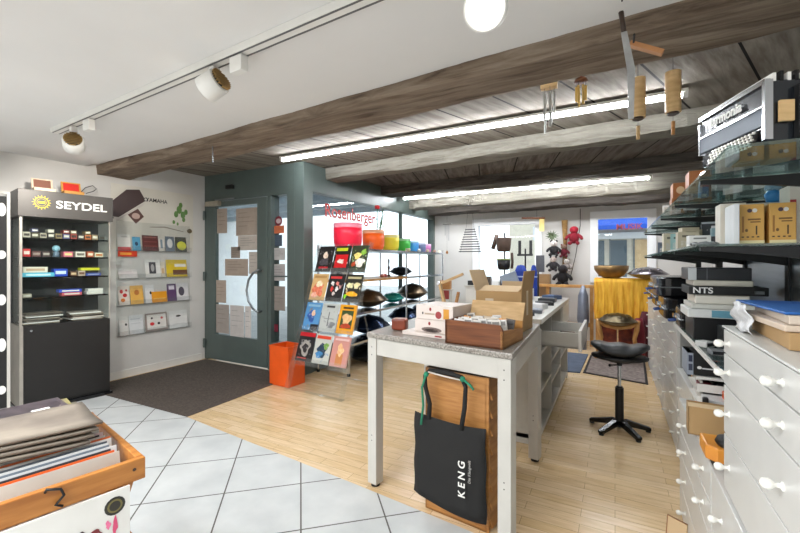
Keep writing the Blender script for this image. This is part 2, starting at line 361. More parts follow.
hp = [(-3.79, YD-.012, 1.20), (-3.79, YD-.07, 1.20), (-3.86, YD-.075, 1.17), (-3.94, YD-.075, 1.08), (-3.975, YD-.075, .95), (-3.94, YD-.075, .82), (-3.86, YD-.075, .73), (-3.79, YD-.07, .70), (-3.79, YD-.012, .70)]
h = B(); h.tube(hp, .014, steel, 10); o = h.build('door_handle', door); 
for z in (.16, 1.86, 1.05):
    h = B(); h.cyl((-4.835, YD-.03, z), (-4.835, YD-.03, z+.12), .016, frameg); h.build('hinge', door)
h = B(); h.box(-4.78, -4.52, YD-.06, YD-.012, 2.035, 2.095, mat('door_closer_silver', (176, 168, 150), .4, .3)); h.box(-4.60, -4.24, YD-.05, YD-.035, 2.10, 2.115, steel); h.build('door_closer', door)
h = B(); h.box(-4.40, -4.28, YD-.05, YD, 2.235, 2.285, black)
h.build('door_sensor', bev=.008, label='small black motion sensor above the entrance door', cat='sensor')
# shop window along the side, x = XS
b = B()
b.box(XS-.07, XS+.07, YD, YD+.16, 0, 2.5, frameg); b.box(XS-.06, XS+.06, YB-.08, YB, 0, 2.5, frameg)
b.box(XS-.06, XS+.06, YD+.1, YB, 2.13, 2.5, frameg); b.box(XS-.06, XS+.06, YD+.1, YB, 0, .32, frameg)
b.box(XS-.03, XS+.03, 5.95, 5.99, .3, 2.15, frameg)
w4 = st(b, 'window_4', bev=.004)
g = B(); g.box(XS-.005, XS+.001, YD+.12, YB-.06, .3, 2.15, glasswin); g.build('pane', w4)
# ------------------------------------------------------------------ outside
pave = mat('street_paving', (168, 168, 166), .8, var=.1, scale=6)
b = B(); b.box(-14, 10, 3.66, 20, -.14, -.08, pave); b.box(-14, WX-.1, -1, 3.66, -.14, -.08, pave); st(b, 'floor')
fac = mat('white_rendered_facade', (238, 238, 236), .9, var=.02)
b = B(); b.box(-9.2, -9.0, 2.6, 12.8, -.1, 3.0, fac); st(b, 'wall_outside', )
b = B(); b.box(-9, XS-.08, 3.7, 7.5, 2.42, 2.5, mat('arcade_ceiling', (176, 186, 194), .8, var=.04))
for y in (4.4, 5.2, 6.0, 6.8): b.box(-9, XS-.08, y, y+.12, 2.32, 2.42, mat('arcade_ceiling', (176, 186, 194)))
st(b, 'ceiling')
tb = thing('street_house', 'house across the street with blue awning above grey shop doors', 'building', (.35, 11.5, -.1))
b = B(); b.box(-3.0, 3, 0, .3, 0, 5, mat('street_facade', (206, 196, 178), .9, var=.05)); b.build('wall', tb)
b = B(); b.prism([(-.7, 2.28), (0, 2.62), (0, 2.52), (-.7, 2.18)], 'x', -1.4, 1.6, mat('blue_awning', (22, 78, 180), .7)); b.build('awning', tb)
b = B(); b.box(-1.4, 1.6, -.1, 0, 1.98, 2.14, white); b.build('fascia', tb)
for i, x in enumerate((-.95, -.45, .08, .62)):
    b = B(); b.box(x, x+.36, -.04, .0, .1, 1.95, mat('dark_shop_pane', (70, 84, 92), .15) if i != 2 else F(196, 164, 120)); b.box(x-.03, x, -.06, 0, .1, 1.98, F(90, 98, 100)); b.build('shop_pane', tb)

# ------------------------------------------------------------------ floor mats
em = mat('dark_entrance_matting', (92, 82, 74), .95, c2=(66, 58, 52), scale=60, bump=.4, bscale=200)
b = B(); b.prism([(-4.42, 2.075), (-3.162, 2.109), (-3.21, 3.47), (-4.80, 3.47), (-4.80, 2.075)], 'z', 0, .008, em)
b.build('entrance_mat', label='large dark brown entrance mat in front of the glass door', cat='doormat')
b = B(); b.prism([(-.69, 5.05), (-.36, 5.12), (-.33, 6.18), (-.70, 6.2)], 'z', 0, .01, mat('blue_grey_mat', (92, 104, 124), .9, var=.1, bump=.3, bscale=80))
b.build('floor_mat', label='blue grey mat on the parquet beside the open drawer counter', cat='floor mat')
gm = thing('floor_mat', 'taupe grey mat with dark border behind the saddle stool', 'floor mat', (0, 0, 0))
b = B(); b.prism([(-.33, 5.14), (.31, 4.965), (.345, 6.1), (-.30, 6.18)], 'z', .001, .008, mat('dark_mat_border', (40, 36, 36), .9)); b.build('border', gm)
b = B(); b.prism([(-.30, 5.165), (.285, 5.0), (.32, 6.07), (-.275, 6.15)], 'z', .008, .012, mat('taupe_mat', (150, 138, 132), .95, c2=(116, 104, 100), scale=26, bump=.3, bscale=80)); b.build('carpet_field', gm)

# ------------------------------------------------------------------ ceiling track and spotlights
tr = thing('lighting_track', 'long white lighting track with dark grooves on the white ceiling', 'light track', (-3.70, 1.42, 2.30), R(-3.39))
b = B(); b.box(0, 4.2, -.03, .03, -.035, 0, white); b.build('rail', tr, bev=.003)
for s in (-1, 1):
    b = B(); b.box(.01, 4.19, s*.02-.0045, s*.02+.0045, -.0365, -.03, F(96, 96, 96)); b.build('groove', tr)
def spot(x, label, lz, aim, power, adaptx, glow=False):
    t = thing('track_spotlight', label, 'spotlight', (x, 1.42-.0592*(x+3.7), 2.262), R(-3.39), 'spotlights on the ceiling track')
    d = Vector(aim).normalized(); q = d.to_track_quat('Z', 'Y').to_matrix().to_4x4(); T = Matrix.Translation(Vector((0, 0, lz)))@q
    sk = mat('heat_sink_bronze', (170, 138, 84), .4, .3)
    b = B(); b.M = T; b.lathe([(.0, -.035), (.056, -.035), (.063, -.03), (.065, .055), (.060, .06), (.058, .058), (.056, .03), (0, .03)], white, n=36); b.build('housing', t)
    b = B(); b.M = T; b.lathe([(0, -.037), (.05, -.037), (.05, -.042), (0, -.042)], black, n=28)
    for i in range(-4, 5):
        w = math.sqrt(max(0, .054**2-(i*.0125)**2)); b.box(-w, w, i*.0125-.0011, i*.0125+.0011, -.056+abs(i)*.001, -.04, sk)
    b.build('heat_sink', t)
    b = B(); b.M = T; b.lathe([(0, .0345), (.044, .0345), (.044, .031), (0, .031)], mat('spot_lens', (255, 250, 240), .3, emit=14 if glow else 5), n=28); b.build('lens', t)
    b = B(); b.cyl((0, 0, 0), (0, 0, lz+.02), .009, white); b.box(-.018, .018, -.018, .018, lz+.02, -.005, white); b.build('bracket', t)
    b = B(); b.box(adaptx-.055, adaptx+.03, -.02, .02, -.075, -.002, white); b.build('driver_box', t, bev=.003)
    l = bpy.data.lights.new('spot_lamp', 'SPOT'); l.energy = power; l.spot_size = R(75); l.spot_blend = .6; l.shadow_soft_size = .05; l.color = (1, .95, .88)
    lo = bpy.data.objects.new('spot_lamp', l); COL.objects.link(lo); lo.parent = t; lo.location = Vector((0, 0, lz))+d*.075; lo.rotation_euler = d.to_track_quat('-Z', 'Y').to_euler()
    return t
spot(-3.38, 'white track spotlight with bronze fins, nearest the left wall', -.115, (-.72, .32, -.30), 34, .26)
spot(-1.74, 'white track spotlight with bronze fins, middle one of the track', -.085, (-.85, -.25, -.42), 40, .20)
spot(-.35, 'glaring white track spotlight facing the photographer near the top edge', -.175, (.15, -.75, -.45), 14, .16, True)

# LED tubes
ledm = mat('led_tube_glow', (246, 250, 255), .4, emit=48)
def led(x0, x1, y, z, label):
    t = thing('led_tube', label, 'strip light', (x0, y, z), 0, 'led tubes under the plank ceiling'); L_ = x1-x0
    b = B(); b.cyl((.03, 0, 0), (L_-.03, 0, 0), .017, ledm, n=14); b.build('diffuser', t)
    b = B(); b.box(0, L_, -.026, .026, .014, .035, white); b.build('housing', t)
    for x in (0, L_-.03):
        b = B(); b.cyl((x, 0, 0), (x+.03, 0, 0), .02, white); b.build('end_cap', t)
    for x in (L_*.15, L_*.85):
        b = B(); b.cyl((x, 0, .03), (x, 0, 2.45-z), .004, steel, n=8); b.build('hanger', t)
led(-3.18, .42, 3.2, 2.40, 'long glowing led tube just behind the big front beam')
led(-3.07, .40, 5.80, 2.34, 'long glowing led tube nearest the back wall')

# ------------------------------------------------------------------ display cabinet with harmonicas
cab = thing('display_cabinet', 'tall black display cabinet with glass front and lettered sign box', 'display cabinet', (-4.50, 1.48, 0), R(81.1))
CW, CD = .655, .36
b = B(); b.box(0, CW, 0, CD, .03, .745, black); b.build('base', cab, bev=.004)
b = B(); b.box(-.012, CW+.012, -.03, CD, 0, .03, blackg); b.build('plinth', cab)
b = B(); b.box(.025, CW-.003, -.008, 0, .05, .742, mat('black_cabinet_door', (24, 22, 21), .5, var=.06)); d_ = b.build('door', cab, bev=.002)
b = B(); b.cyl((.07, -.008, .70), (.07, -.016, .70), .009, chrome); b.build('lock', d_)
slv = mat('satin_aluminium', (188, 182, 172), .35, .4)
b = B(); b.box(-.004, .02, -.004, CD, .03, .745, slv); b.box(-.004, .014, -.004, .016, .745, 1.70, slv); b.build('metal_side', cab)
b = B(); b.box(CW-.010, CW, -.004, .012, .745, 1.70, slv); b.build('metal_post', cab)
b = B(); b.box(.0, CW, CD-.012, CD, .745, 1.70, mat('dark_cabinet_back', (62, 64, 66), .5)); b.build('back_panel', cab)
for x in (.003, CW-.007):
    b = B(); b.box(x, x+.004, .014, CD-.014, .75, 1.695, cabglass); b.build('side_pane', cab)
b = B(); b.box(.014, CW-.012, 0, .004, .75, 1.695, cabglass); b.build('front_pane', cab)
SH = (.985, 1.166, 1.346, 1.515)
for z in SH:
    b = B(); b.box(.008, CW-.008, .03, CD-.014, z-.012, z, blackg); b.build('shelf', cab)
b = B(); b.box(-.02, CW+.015, -.03, CD, 1.695, 1.93, mat('sign_box_grey', (88, 84, 80), .4, .3, c2=(62, 60, 58), scale=1.2)); sg = b.build('sign_box', cab, bev=.003)
text('lettering', 'SEYDEL', .096, F(245, 244, 238), sg, (.425, -.0315, 1.815), (R(90), 0, 0), ext=.001, sx=1.22)
b = B(); yel = F(232, 208, 40)
for r0, r1 in ((.043, .050), (.030, .033)):
    n = 40
    for i in range(n):
        a0, a1 = 2*math.pi*i/n, 2*math.pi*(i+1)/n
        b.add([(.135+r*math.cos(a), -.0318, 1.825+r*math.sin(a)) for r, a in ((r0, a0), (r1, a0), (r1, a1), (r0, a1))], [(0, 1, 2, 3)], yel)
for i in range(16):
    a = 2*math.pi*i/16
    b.add([(.135+.054*math.cos(a-.1), -.0318, 1.825+.054*math.sin(a-.1)), (.135+.054*math.cos(a+.1), -.0318, 1.825+.054*math.sin(a+.1)), (.135+.066*math.cos(a), -.0318, 1.825+.066*math.sin(a))], [(0, 1, 2)], yel)
b.mark(.112, .158, 1.815, 1.835, yel, -.0318); b.build('sun_emblem', sg)
def cabloc(x, y, z): return tuple(cab.matrix_basis @ Vector((x, y, z)))
CR = R(81.1)
cab.matrix_basis = Matrix.Translation((-4.50, 1.48, 0)) @ Matrix.Rotation(CR, 4, 'Z')
def hbox(x, y, z, w, d, h, c, lab, cat='harmonica box', c2=None, name='harmonica_box', grp=None, rz=0):
    b = B(); b.box(0, w, 0, d, 0, h, F(c)); b.mark(w*.12, w*.88, h*.3, h*.72, F(c2 or (230, 226, 214)))
    return b.build(name, loc=cabloc(x, y, z), rz=CR+rz, bev=.002, label=lab, cat=cat, group=grp)
ordn = ['first', 'second', 'third', 'fourth', 'fifth', 'sixth', 'seventh', 'eighth', 'ninth', 'tenth', 'eleventh', 'twelfth']
cs = [(196, 188, 170), (92, 86, 70), (170, 160, 140), (60, 54, 50), (140, 120, 84), (96, 92, 130), (150, 60, 50), (70, 60, 56), (196, 110, 60), (150, 130, 100), (84, 90, 86)]
for i, c in enumerate(cs):
    hbox(.03+i*.055, .06, SH[3]+.001, .048, .12, .045 if i % 3 else .05, c, '%s harmonica box from the left, lower row on the top cabinet shelf' % ordn[i], grp='harmonica boxes on the top cabinet shelf', c2=(222, 214, 196) if i % 2 else (60, 50, 44))
    if i in (1, 3, 5, 6, 8): hbox(.032+i*.055, .065, SH[3]+.052, .044, .10, .03, cs[(i*3+2) % 11], '%s box on the top cabinet shelf, stacked over the lower row' % ['', 'first', '', 'second', '', 'third', 'fourth', '', 'orange fifth'][i], grp='harmonica boxes on the top cabinet shelf')
for x, w, h, c, c2, lab in [(.03, .05, .07, (206, 32, 36), (240, 220, 210), 'red box standing at left on the second cabinet shelf'), (.09, .06, .05, (86, 40, 36), (150, 130, 120), 'maroon box beside the red box, second cabinet shelf'),
    (.16, .055, .05, (70, 48, 48), (170, 160, 150), 'dark brown box in the middle left of the second cabinet shelf'), (.31, .07, .05, (214, 110, 130), (238, 220, 150), 'pink and cream box on the second cabinet shelf'),
    (.40, .075, .052, (222, 214, 200), (120, 110, 100), 'cream box right of the pink box on the second cabinet shelf'), (.49, .05, .055, (190, 96, 60), (240, 224, 200), 'orange brown box on the second cabinet shelf'), (.55, .07, .045, (222, 216, 190), (200, 120, 60), 'pale box at right end of the second cabinet shelf')]:
    hbox(x, .07, SH[2]+.001, w, .1, h, c, lab, c2=c2)
fg = thing('harmonica_figure', 'pale blue round headed figure on the second cabinet shelf', 'figurine', cabloc(.265, .11, SH[2]+.001), CR)
b = B(); b.lathe([(0, 0), (.026, 0), (.022, .04), (.012, .052), (0, .052)], F(110, 130, 150)); b.build('body', fg)
b = B(); b.ball((0, 0, .078), .03, F(150, 196, 214)); b.build('head', fg)
for x, y, dz, w, d, h, c, c2, lab in [(.02, .05, 0, .22, .14, .038, (90, 186, 214), (200, 232, 240), 'long light blue box on the third cabinet shelf'), (.03, .06, .039, .165, .12, .05, (226, 218, 200), (190, 160, 130), 'cream box lying on the light blue box'),
    (.24, .07, 0, .10, .1, .07, (26, 70, 190), (210, 226, 240), 'deep blue box with white stripes on the third cabinet shelf'), (.36, .07, 0, .05, .08, .045, (90, 60, 44), (220, 190, 150), 'small brown box on the third cabinet shelf'),
    (.42, .07, 0, .055, .08, .05, (190, 170, 150), (110, 70, 50), 'small beige box on the third cabinet shelf'), (.48, .07, 0, .12, .1, .026, (60, 80, 160), (150, 160, 200), 'flat indigo box on the third cabinet shelf'),
    (.44, .07, .052, .15, .1, .025, (206, 206, 50), (190, 190, 30), 'flat yellow box stacked near the right of the third cabinet shelf')]:
    hbox(x, y, SH[1]+.001+dz, w, d, h, c, lab, c2=c2)
for x, dz, w, h, c, lab in [(.30, 0, .15, .028, (210, 90, 100), 'flat pink box on the lowest glass cabinet shelf'), (.28, .029, .17, .028, (44, 76, 190), 'flat blue box lying on the pink box'), (.49, 0, .13, .026, (224, 222, 214), 'lower white box on the lowest glass cabinet shelf'), (.50, .027, .12, .026, (228, 226, 220), 'upper white box on the lowest glass cabinet shelf'), (.03, 0, .06, .03, (200, 190, 170), 'small silver harmonica box at left on the lowest cabinet shelf')]:
    hbox(x, .08, SH[0]+.001+dz, w, .1, h, c, lab)
rnd = random.Random(4)
for k, (x0, n, w) in enumerate([(.035, 9, .25), (.36, 7, .24)]):
    for i in range(n):
        b = B(); hh = .009; b.box(0, w, 0, .2, 0, hh, [papern, paper, F(214, 200, 190), F(90, 80, 76), papern][i % 5]); b.box(.002, w-.002, .002, .198, hh, hh+.001, [F(190, 180, 172), F(120, 110, 108), papern][i % 3])
        b.build('magazine', loc=cabloc(x0+rnd.uniform(-.02, .02), .05+rnd.uniform(-.02, .01), .748+i*(hh+.0012)), rz=CR+rnd.uniform(-.12, .12),
                label='%s magazine from the bottom of the %s pile inside the cabinet' % (ordn[i], ['left', 'right'][k]), cat='magazine', group='magazine piles at the bottom of the cabinet')
for x, c, ci, lab in [(.10, (226, 206, 180), (140, 92, 74), 'open cream presentation box standing on the cabinet top'), (.31, (196, 140, 60), (206, 40, 26), 'open orange box with red inset on the cabinet top')]:
    t = thing('presentation_box', lab, 'box', cabloc(x, .04, 1.931), CR)
    b = B(); b.box(0, .15, 0, .1, 0, .035, F(c)); b.box(.008, .142, .008, .092, .035, .037, F(ci)); b.build('tray', t, bev=.002)
    b = B(); b.M = Matrix.Translation((0, .1, .035)) @ Matrix.Rotation(R(-14), 4, 'X'); b.box(0, .15, 0, .012, 0, .10, F(c)); b.mark(.015, .135, .012, .088, F(ci)); b.build('lid', t, bev=.002)
b = B(); b.tube([(-4.78, 2.02, 1.932), (-4.78, 2.03, 1.99), (-4.77, 2.08, 2.06), (-4.76, 2.14, 2.09), (-4.75, 2.17, 2.06), (-4.75, 2.14, 2.03), (-4.76, 2.08, 2.0)], .004, black)
b.build('cable', label='black cable looping up from the cabinet top', cat='cable')
# stand at far left
t = thing('poster_stand', 'white framed black poster stand with white blots at left edge', 'display stand', (-4.45, 1.26, 0), R(75))
b = B(); b.box(.115, .135, -.01, .01, 0, 1.86, offw); b.build('side_rail', t)
b = B(); b.box(-.30, -.28, -.01, .01, 0, 1.86, offw); b.build('side_rail', t)
b = B(); b.box(-.30, .135, -.01, .01, 1.86, 1.88, offw); b.build('top_rail', t)
b = B(); b.box(-.28, .115, -.002, .004, .1, 1.84, black)
for i in range(9): b.oval(.085-(i % 2)*.06, .25+i*.185, .026, .035+.01*(i % 3), paper, -.0026)
b.build('poster', t)

# ------------------------------------------------------------------ left wall: poster and brochure rack
po = thing('wall_poster', 'cream keyboard advertising poster with green sprigs above the brochure rack', 'poster', (WX+.004, 2.36, 0), R(90))
b = B(); b.box(0, .97, 0, .003, 1.44, 2.17, mat('poster_cream', (222, 218, 208), .6, c2=(206, 202, 190), scale=2, var=.02)); b.build('sheet', po)
b = B(); dk = F(72, 54, 52)
b.poly([(0, 1.96), (.16, 2.12), (.30, 2.14), (.37, 2.02), (.08, 1.80), (0, 1.77)], dk); b.poly([(.02, 1.80), (.09, 1.80), (.36, 2.0), (.34, 1.96), (.06, 1.755)], F(206, 200, 192), -.0008)
b.poly([(.17, 1.84), (.28, 1.92), (.35, 1.83), (.26, 1.74)], F(96, 66, 60)); b.oval(.26, 1.83, .045, .035, F(196, 170, 160), -.0009); b.build('piano_picture', po)
text('lettering', 'YAMAHA', .062, F(40, 38, 40), po, (.50, -.0012, 2.035), (R(90), 0, 0), ext=.0003)
b = B(); b.oval(.37, 2.035, .022, .022, F(40, 38, 40)); b.oval(.37, 2.035, .014, .014, F(214, 210, 200), -.0009); b.build('emblem', po)
b = B(); gr = print_mat([(104, 144, 70), (160, 184, 130), (90, 130, 60)], 30)
for x, z, s in [(.78, 1.96, .05), (.83, 1.90, .045), (.74, 1.90, .04), (.80, 2.02, .035), (.87, 1.94, .035), (.71, 1.80, .025), (.76, 1.78, .02), (.84, 1.84, .03)]: b.oval(x, z, s*.7, s, gr, -.0006-s*.01)
b.build('sprig_picture', po)
b = B(); b.poly([(.42, 1.72), (.6, 1.735), (.84, 1.69), (.84, 1.68), (.6, 1.72), (.42, 1.71)], F(150, 140, 128)); b.oval(.92, 1.70, .035, .03, F(96, 80, 50)); b.build('horizon_line', po)
rk = thing('brochure_rack', 'clear acrylic wall rack with four brochure ledges', 'brochure rack', (WX+.012, 2.42, 0), R(90))
b = B(); b.box(-.01, .86, .002, .006, .46, 1.76, acryl); b.build('panel', rk)
LZ = (1.43, 1.115, .815, .475)
for z in LZ:
    b = B(); b.box(-.01, .86, -.035, .002, z-.004, z, acryl); b.box(-.01, .86, -.037, -.034, z-.004, z+.05, acryl); b.build('ledge', rk)
def wally(px): return onX(px, 262, WX+.03).y
def brochure(px0, px1, z, h, c, marks, lab, lean=-8, name='brochure', off=.018):
    y0, y1 = wally(px0), wally(px1); w = y1-y0; b = B(); b.box(0, w, 0, .003, 0, h, F(c))
    for k in marks:
        b.mark(k[1]*w, k[2]*w, k[3]*h, k[4]*h, F(k[5])) if k[0] != 'o' else b.oval(k[1]*w, k[2]*h, k[3]*w, k[4]*h, F(k[5]))
    b.build(name, loc=(WX+.012+off, y0, z+.001), rot=(R(lean), 0, R(90)), label=lab, cat='brochure', group=None)
W_, K_, RD = (228, 226, 220), (40, 38, 40), (206, 40, 44)
brochure(118, 131, LZ[0], .27, W_, [('r', 0, 1, 0, .14, RD), ('r', .3, .8, .55, .6, (190, 186, 180))], 'white brochure with red foot, top ledge left')
brochure(133, 141, LZ[0], .16, (86, 160, 196), [('o', .5, .5, .2, .15, (30, 60, 90))], 'small sky blue brochure on the top ledge')
brochure(143, 159, LZ[0], .21, (92, 38, 36), [('r', .1, .9, .75, .8, (150, 90, 80)), ('r', .1, .9, .5, .55, (130, 70, 64)), ('r', .1, .9, .25, .3, (130, 70, 64))], 'dark red brochure on the top ledge')
brochure(159.5, 165, LZ[0], .18, (226, 220, 212), [('r', .3, .7, .2, .8, (130, 150, 160))], 'narrow white brochure beside the dark red one', off=.014)
brochure(166, 175, LZ[0], .20, (104, 118, 132), [('o', .5, .5, .3, .3, (210, 212, 210))], 'grey blue brochure with pale figure, top ledge')
brochure(176, 187, LZ[0], .20, (70, 74, 64), [('o', .55, .38, .42, .28, (206, 206, 70))], 'dark brochure with yellow disc, top ledge right')
brochure(118, 137, LZ[1]+.245, .065, (212, 62, 30), [('r', .1, .7, .3, .7, (240, 160, 60))], 'red orange strip brochure above the second ledge', 0)
brochure(119, 138, LZ[1], .24, (222, 218, 216), [('r', .55, .85, .7, .85, (90, 84, 96)), ('r', .1, .7, .3, .32, (190, 170, 180)), ('r', .1, .8, .2, .22, (190, 170, 180))], 'large white newsletter on the second ledge left', -16)
brochure(146, 161, LZ[1], .23, (226, 226, 222), [('r', .25, .7, .2, .8, (60, 60, 66)), ('o', .48, .5, .12, .2, (170, 170, 170))], 'white brochure with black portrait, second ledge')
brochure(161.5, 166, LZ[1], .22, (222, 214, 196), [('r', .2, .8, .2, .5, (200, 170, 130))], 'narrow cream brochure on the second ledge', off=.014)
brochure(167, 187.5, LZ[1], .25, (220, 190, 30), [('r', .3, 1, .1, .35, (110, 70, 40)), ('r', .4, .95, .5, .65, (236, 232, 220))], 'bright yellow brochure on the second ledge right')
brochure(119, 130, LZ[2], .22, (226, 216, 206), [('o', .3, .7, .15, .1, RD), ('o', .6, .5, .2, .1, (190, 40, 40)), ('o', .4, .25, .2, .1, (210, 120, 50)), ('o', .75, .75, .1, .06, (170, 30, 40))], 'white brochure with red blobs on the third ledge left')
brochure(131, 144, LZ[2], .225, (232, 180, 84), [('o', .5, .6, .2, .14, (196, 120, 50))], 'amber brochure on the third ledge')
brochure(146, 155, LZ[2], .24, (224, 224, 224), [('o', .6, .5, .12, .08, K_)], 'white brochure with small dark dot, third ledge')
brochure(152, 167, LZ[2], .13, (236, 160, 30), [('r', .1, .9, .3, .4, (246, 190, 90))], 'wide orange leaflet on the third ledge', off=.026)
brochure(168, 177, LZ[2], .24, (92, 62, 104), [('r', .2, .8, .6, .8, (220, 214, 226))], 'purple brochure on the third ledge right')
brochure(177.5, 189, LZ[2], .23, (222, 220, 222), [('o', .4, .5, .25, .25, (80, 76, 90))], 'white brochure with dark sketch, third ledge right end')
brochure(120, 129, LZ[3], .24, (222, 220, 216), [('o', .75, .5, .12, .06, K_)], 'white brochure with black dot on the lowest ledge left')
brochure(130, 144, LZ[3], .235, (216, 218, 220), [('r', .1, .8, .7, .74, (170, 176, 184)), ('r', .1, .8, .5, .52, (180, 184, 190))], 'pale grey lined brochure on the lowest ledge')
brochure(146, 168, LZ[3], .25, (150, 136, 128), [('r', .08, .94, .1, .78, (226, 222, 216)), ('o', .3, .35, .1, .08, RD), ('o', .6, .35, .06, .06, K_), ('o', .3, .62, .05, .05, K_), ('o', .75, .6, .06, .06, (200, 90, 90))], 'brown and white catalogue with instrument pictures, lowest ledge')
brochure(170, 188, LZ[3], .235, (226, 226, 224), [('o', .5, .62, .14, .05, K_), ('r', .2, .8, .2, .22, (190, 190, 190))], 'white brochure with black crest on the lowest ledge right')

# papers taped on the glass door and sidelight
def paperon(px0, py0, px1, py1, c, lab, y=YD+.004, name='paper_notice', marks=4):
    a, c_ = onY(px0, py0, y), onY(px1, py1, y); w, h = c_.x-a.x, a.z-c_.z; b = B(); b.box(0, w, 0, .002, 0, h, F(c, rough=.8))
    for i in range(marks): b.mark(w*.12, w*(.55+.3*((i*7) % 3)/2), h*(.84-.16*i)-.006, h*(.84-.16*i), F(tuple(int(v*.78) for v in c)))
    b.build(name, loc=(a.x, y, c_.z), label=lab, cat='notice')
G1, G2 = (176, 160, 146), (196, 186, 176)
for a in [(217, 209, 227, 233, G1, 'narrow beige notice at top left of the door glass'), (236, 209, 257, 235, G1, 'large beige notice at top right of the door glass'), (238, 236, 258, 250, G2, 'pale notice hanging under the large top right notice'),
          (231, 247, 240, 258, (150, 138, 128), 'small square taupe notice in the door middle'), (225, 259, 248, 276, G1, 'wide beige notice in the middle of the door glass'), (249, 252, 258, 274, G2, 'pale sheet beside the wide beige notice'), (216, 280, 226, 303, G1, 'beige notice at left edge above the door bottom'),
          (216, 304, 229, 334, (168, 158, 150), 'grey beige notice in the lower left corner of the door glass'), (230, 305, 244, 338, (206, 200, 196), 'printed pale programme in the lower middle of the door glass'), (245, 306, 251, 338, (214, 208, 204), 'narrow printed strip beside the pale programme')]:
    paperon(*a)
for a in [(273.5, 226, 284, 233, (206, 110, 70), 'orange sticker under the round sticker on the sidelight'), (275, 235, 282, 246, (70, 84, 100), 'dark blue notice on the sidelight'), (273, 248, 285, 260, (190, 186, 184), 'grey notice in the middle of the sidelight'), (273, 264, 285, 281, (176, 170, 168), 'taller grey notice below the middle of the sidelight'),
          (273, 286, 285, 311, (150, 140, 132), 'framed taupe notice low on the sidelight'), (273, 324, 278, 332, (120, 30, 50), 'small dark red sticker at the foot of the sidelight')]:
    paperon(*a, y=YD+.055)
b = B(); b.cyl((0, 0, 0), (0, .003, 0), .058, F(120, 36, 50), n=28); b.oval(0, 0, .04, .03, F(190, 170, 170)); p = onY(278.5, 221, YD+.052)
b.build('round_sticker', loc=tuple(p), label='round dark red sticker on the sidelight beside the door', cat='sticker')
# lettering on the glass of the shop window
t = thing('window_lettering', 'red lettering stuck on the upper shop window pane', 'lettering', (XS+.004, 4.55, 1.945), R(90))
text('letters', 'Rosenberger', .23, F(196, 50, 40), t, (0, -.002, 0), (R(90), 0, 0), ext=.0008)
t = thing('window_lettering', 'pale red lettering on the pane of the right back window', 'lettering', (.20, YB+.045, 1.86), 0)
text('letters', 'MUSIK', .13, F(200, 96, 96), t, (0, -.002, 0), (R(90), 0, 0), ext=.0008)
# waste bin
bn = thing('waste_bin', 'square orange plastic bin beside the entrance door', 'bin', (-3.10, 3.21, 0), R(-3))
om = mat('orange_plastic', (236, 92, 24), .4, var=.04)
b = B()
for (x0, x1, y0, y1) in ((-.145, .145, -.115, -.11), (-.145, .145, .11, .115), (-.145, -.14, -.115, .115), (.14, .145, -.115, .115)): b.box(x0, x1, y0, y1, 0, .41, om)
b.box(-.145, .145, -.115, .115, 0, .006, om); b.build('bucket', bn)
b = B(); 
for (x0, x1, y0, y1) in ((-.15, .15, -.12, -.108), (-.15, .15, .108, .12), (-.15, -.138, -.12, .12), (.138, .15, -.12, .12)): b.box(x0, x1, y0, y1, .40, .415, om)
b.build('rim', bn)
# ------------------------------------------------------------------ acrylic magazine display
md = thing('magazine_display', 'clear acrylic sloping magazine display by the orange bin', 'magazine display', (-2.94, 3.05, 0), R(-3))
DW, LEAN = .70, math.atan2(.40, 1.22)
def slope(s, off=0):  # point on the sloping panel: distance s from the foot, off in front of it
    return (s*math.sin(LEAN)-off*math.cos(LEAN), s*math.cos(LEAN)+off*math.sin(LEAN))
TL = Matrix.Translation((0, .0, .0)) @ Matrix.Rotation(-LEAN, 4, 'X')
b = B(); b.M = TL; b.box(0, DW, 0, .005, .26, 1.57, acryl); b.build('panel', md)
for x in (-.006, DW):
    b = B(); b.M = TL; b.box(x, x+.006, -.045, .03, 0, 1.58, acryl); b.build('side', md)
    b = B(); b.cyl((x+.003, .30, .95), (x+.003, .62, .004), .008, acryl, n=8); b.build('rear_leg', md)
b = B(); b.box(-.006, DW+.006, .0, .05, 0, .006, acryl); b.build('foot_bar', md)
b = B(); b.box(-.006, DW+.006, .60, .63, 0, .006, acryl); b.build('foot_bar', md)
for i in range(4):
    s0 = .30+i*.318
    b = B(); b.M = TL; b.box(0, DW, -.04, 0, s0-.006, s0, acryl); b.box(0, DW, -.042, -.038, s0-.006, s0+.035, acryl); b.build('ledge', md)
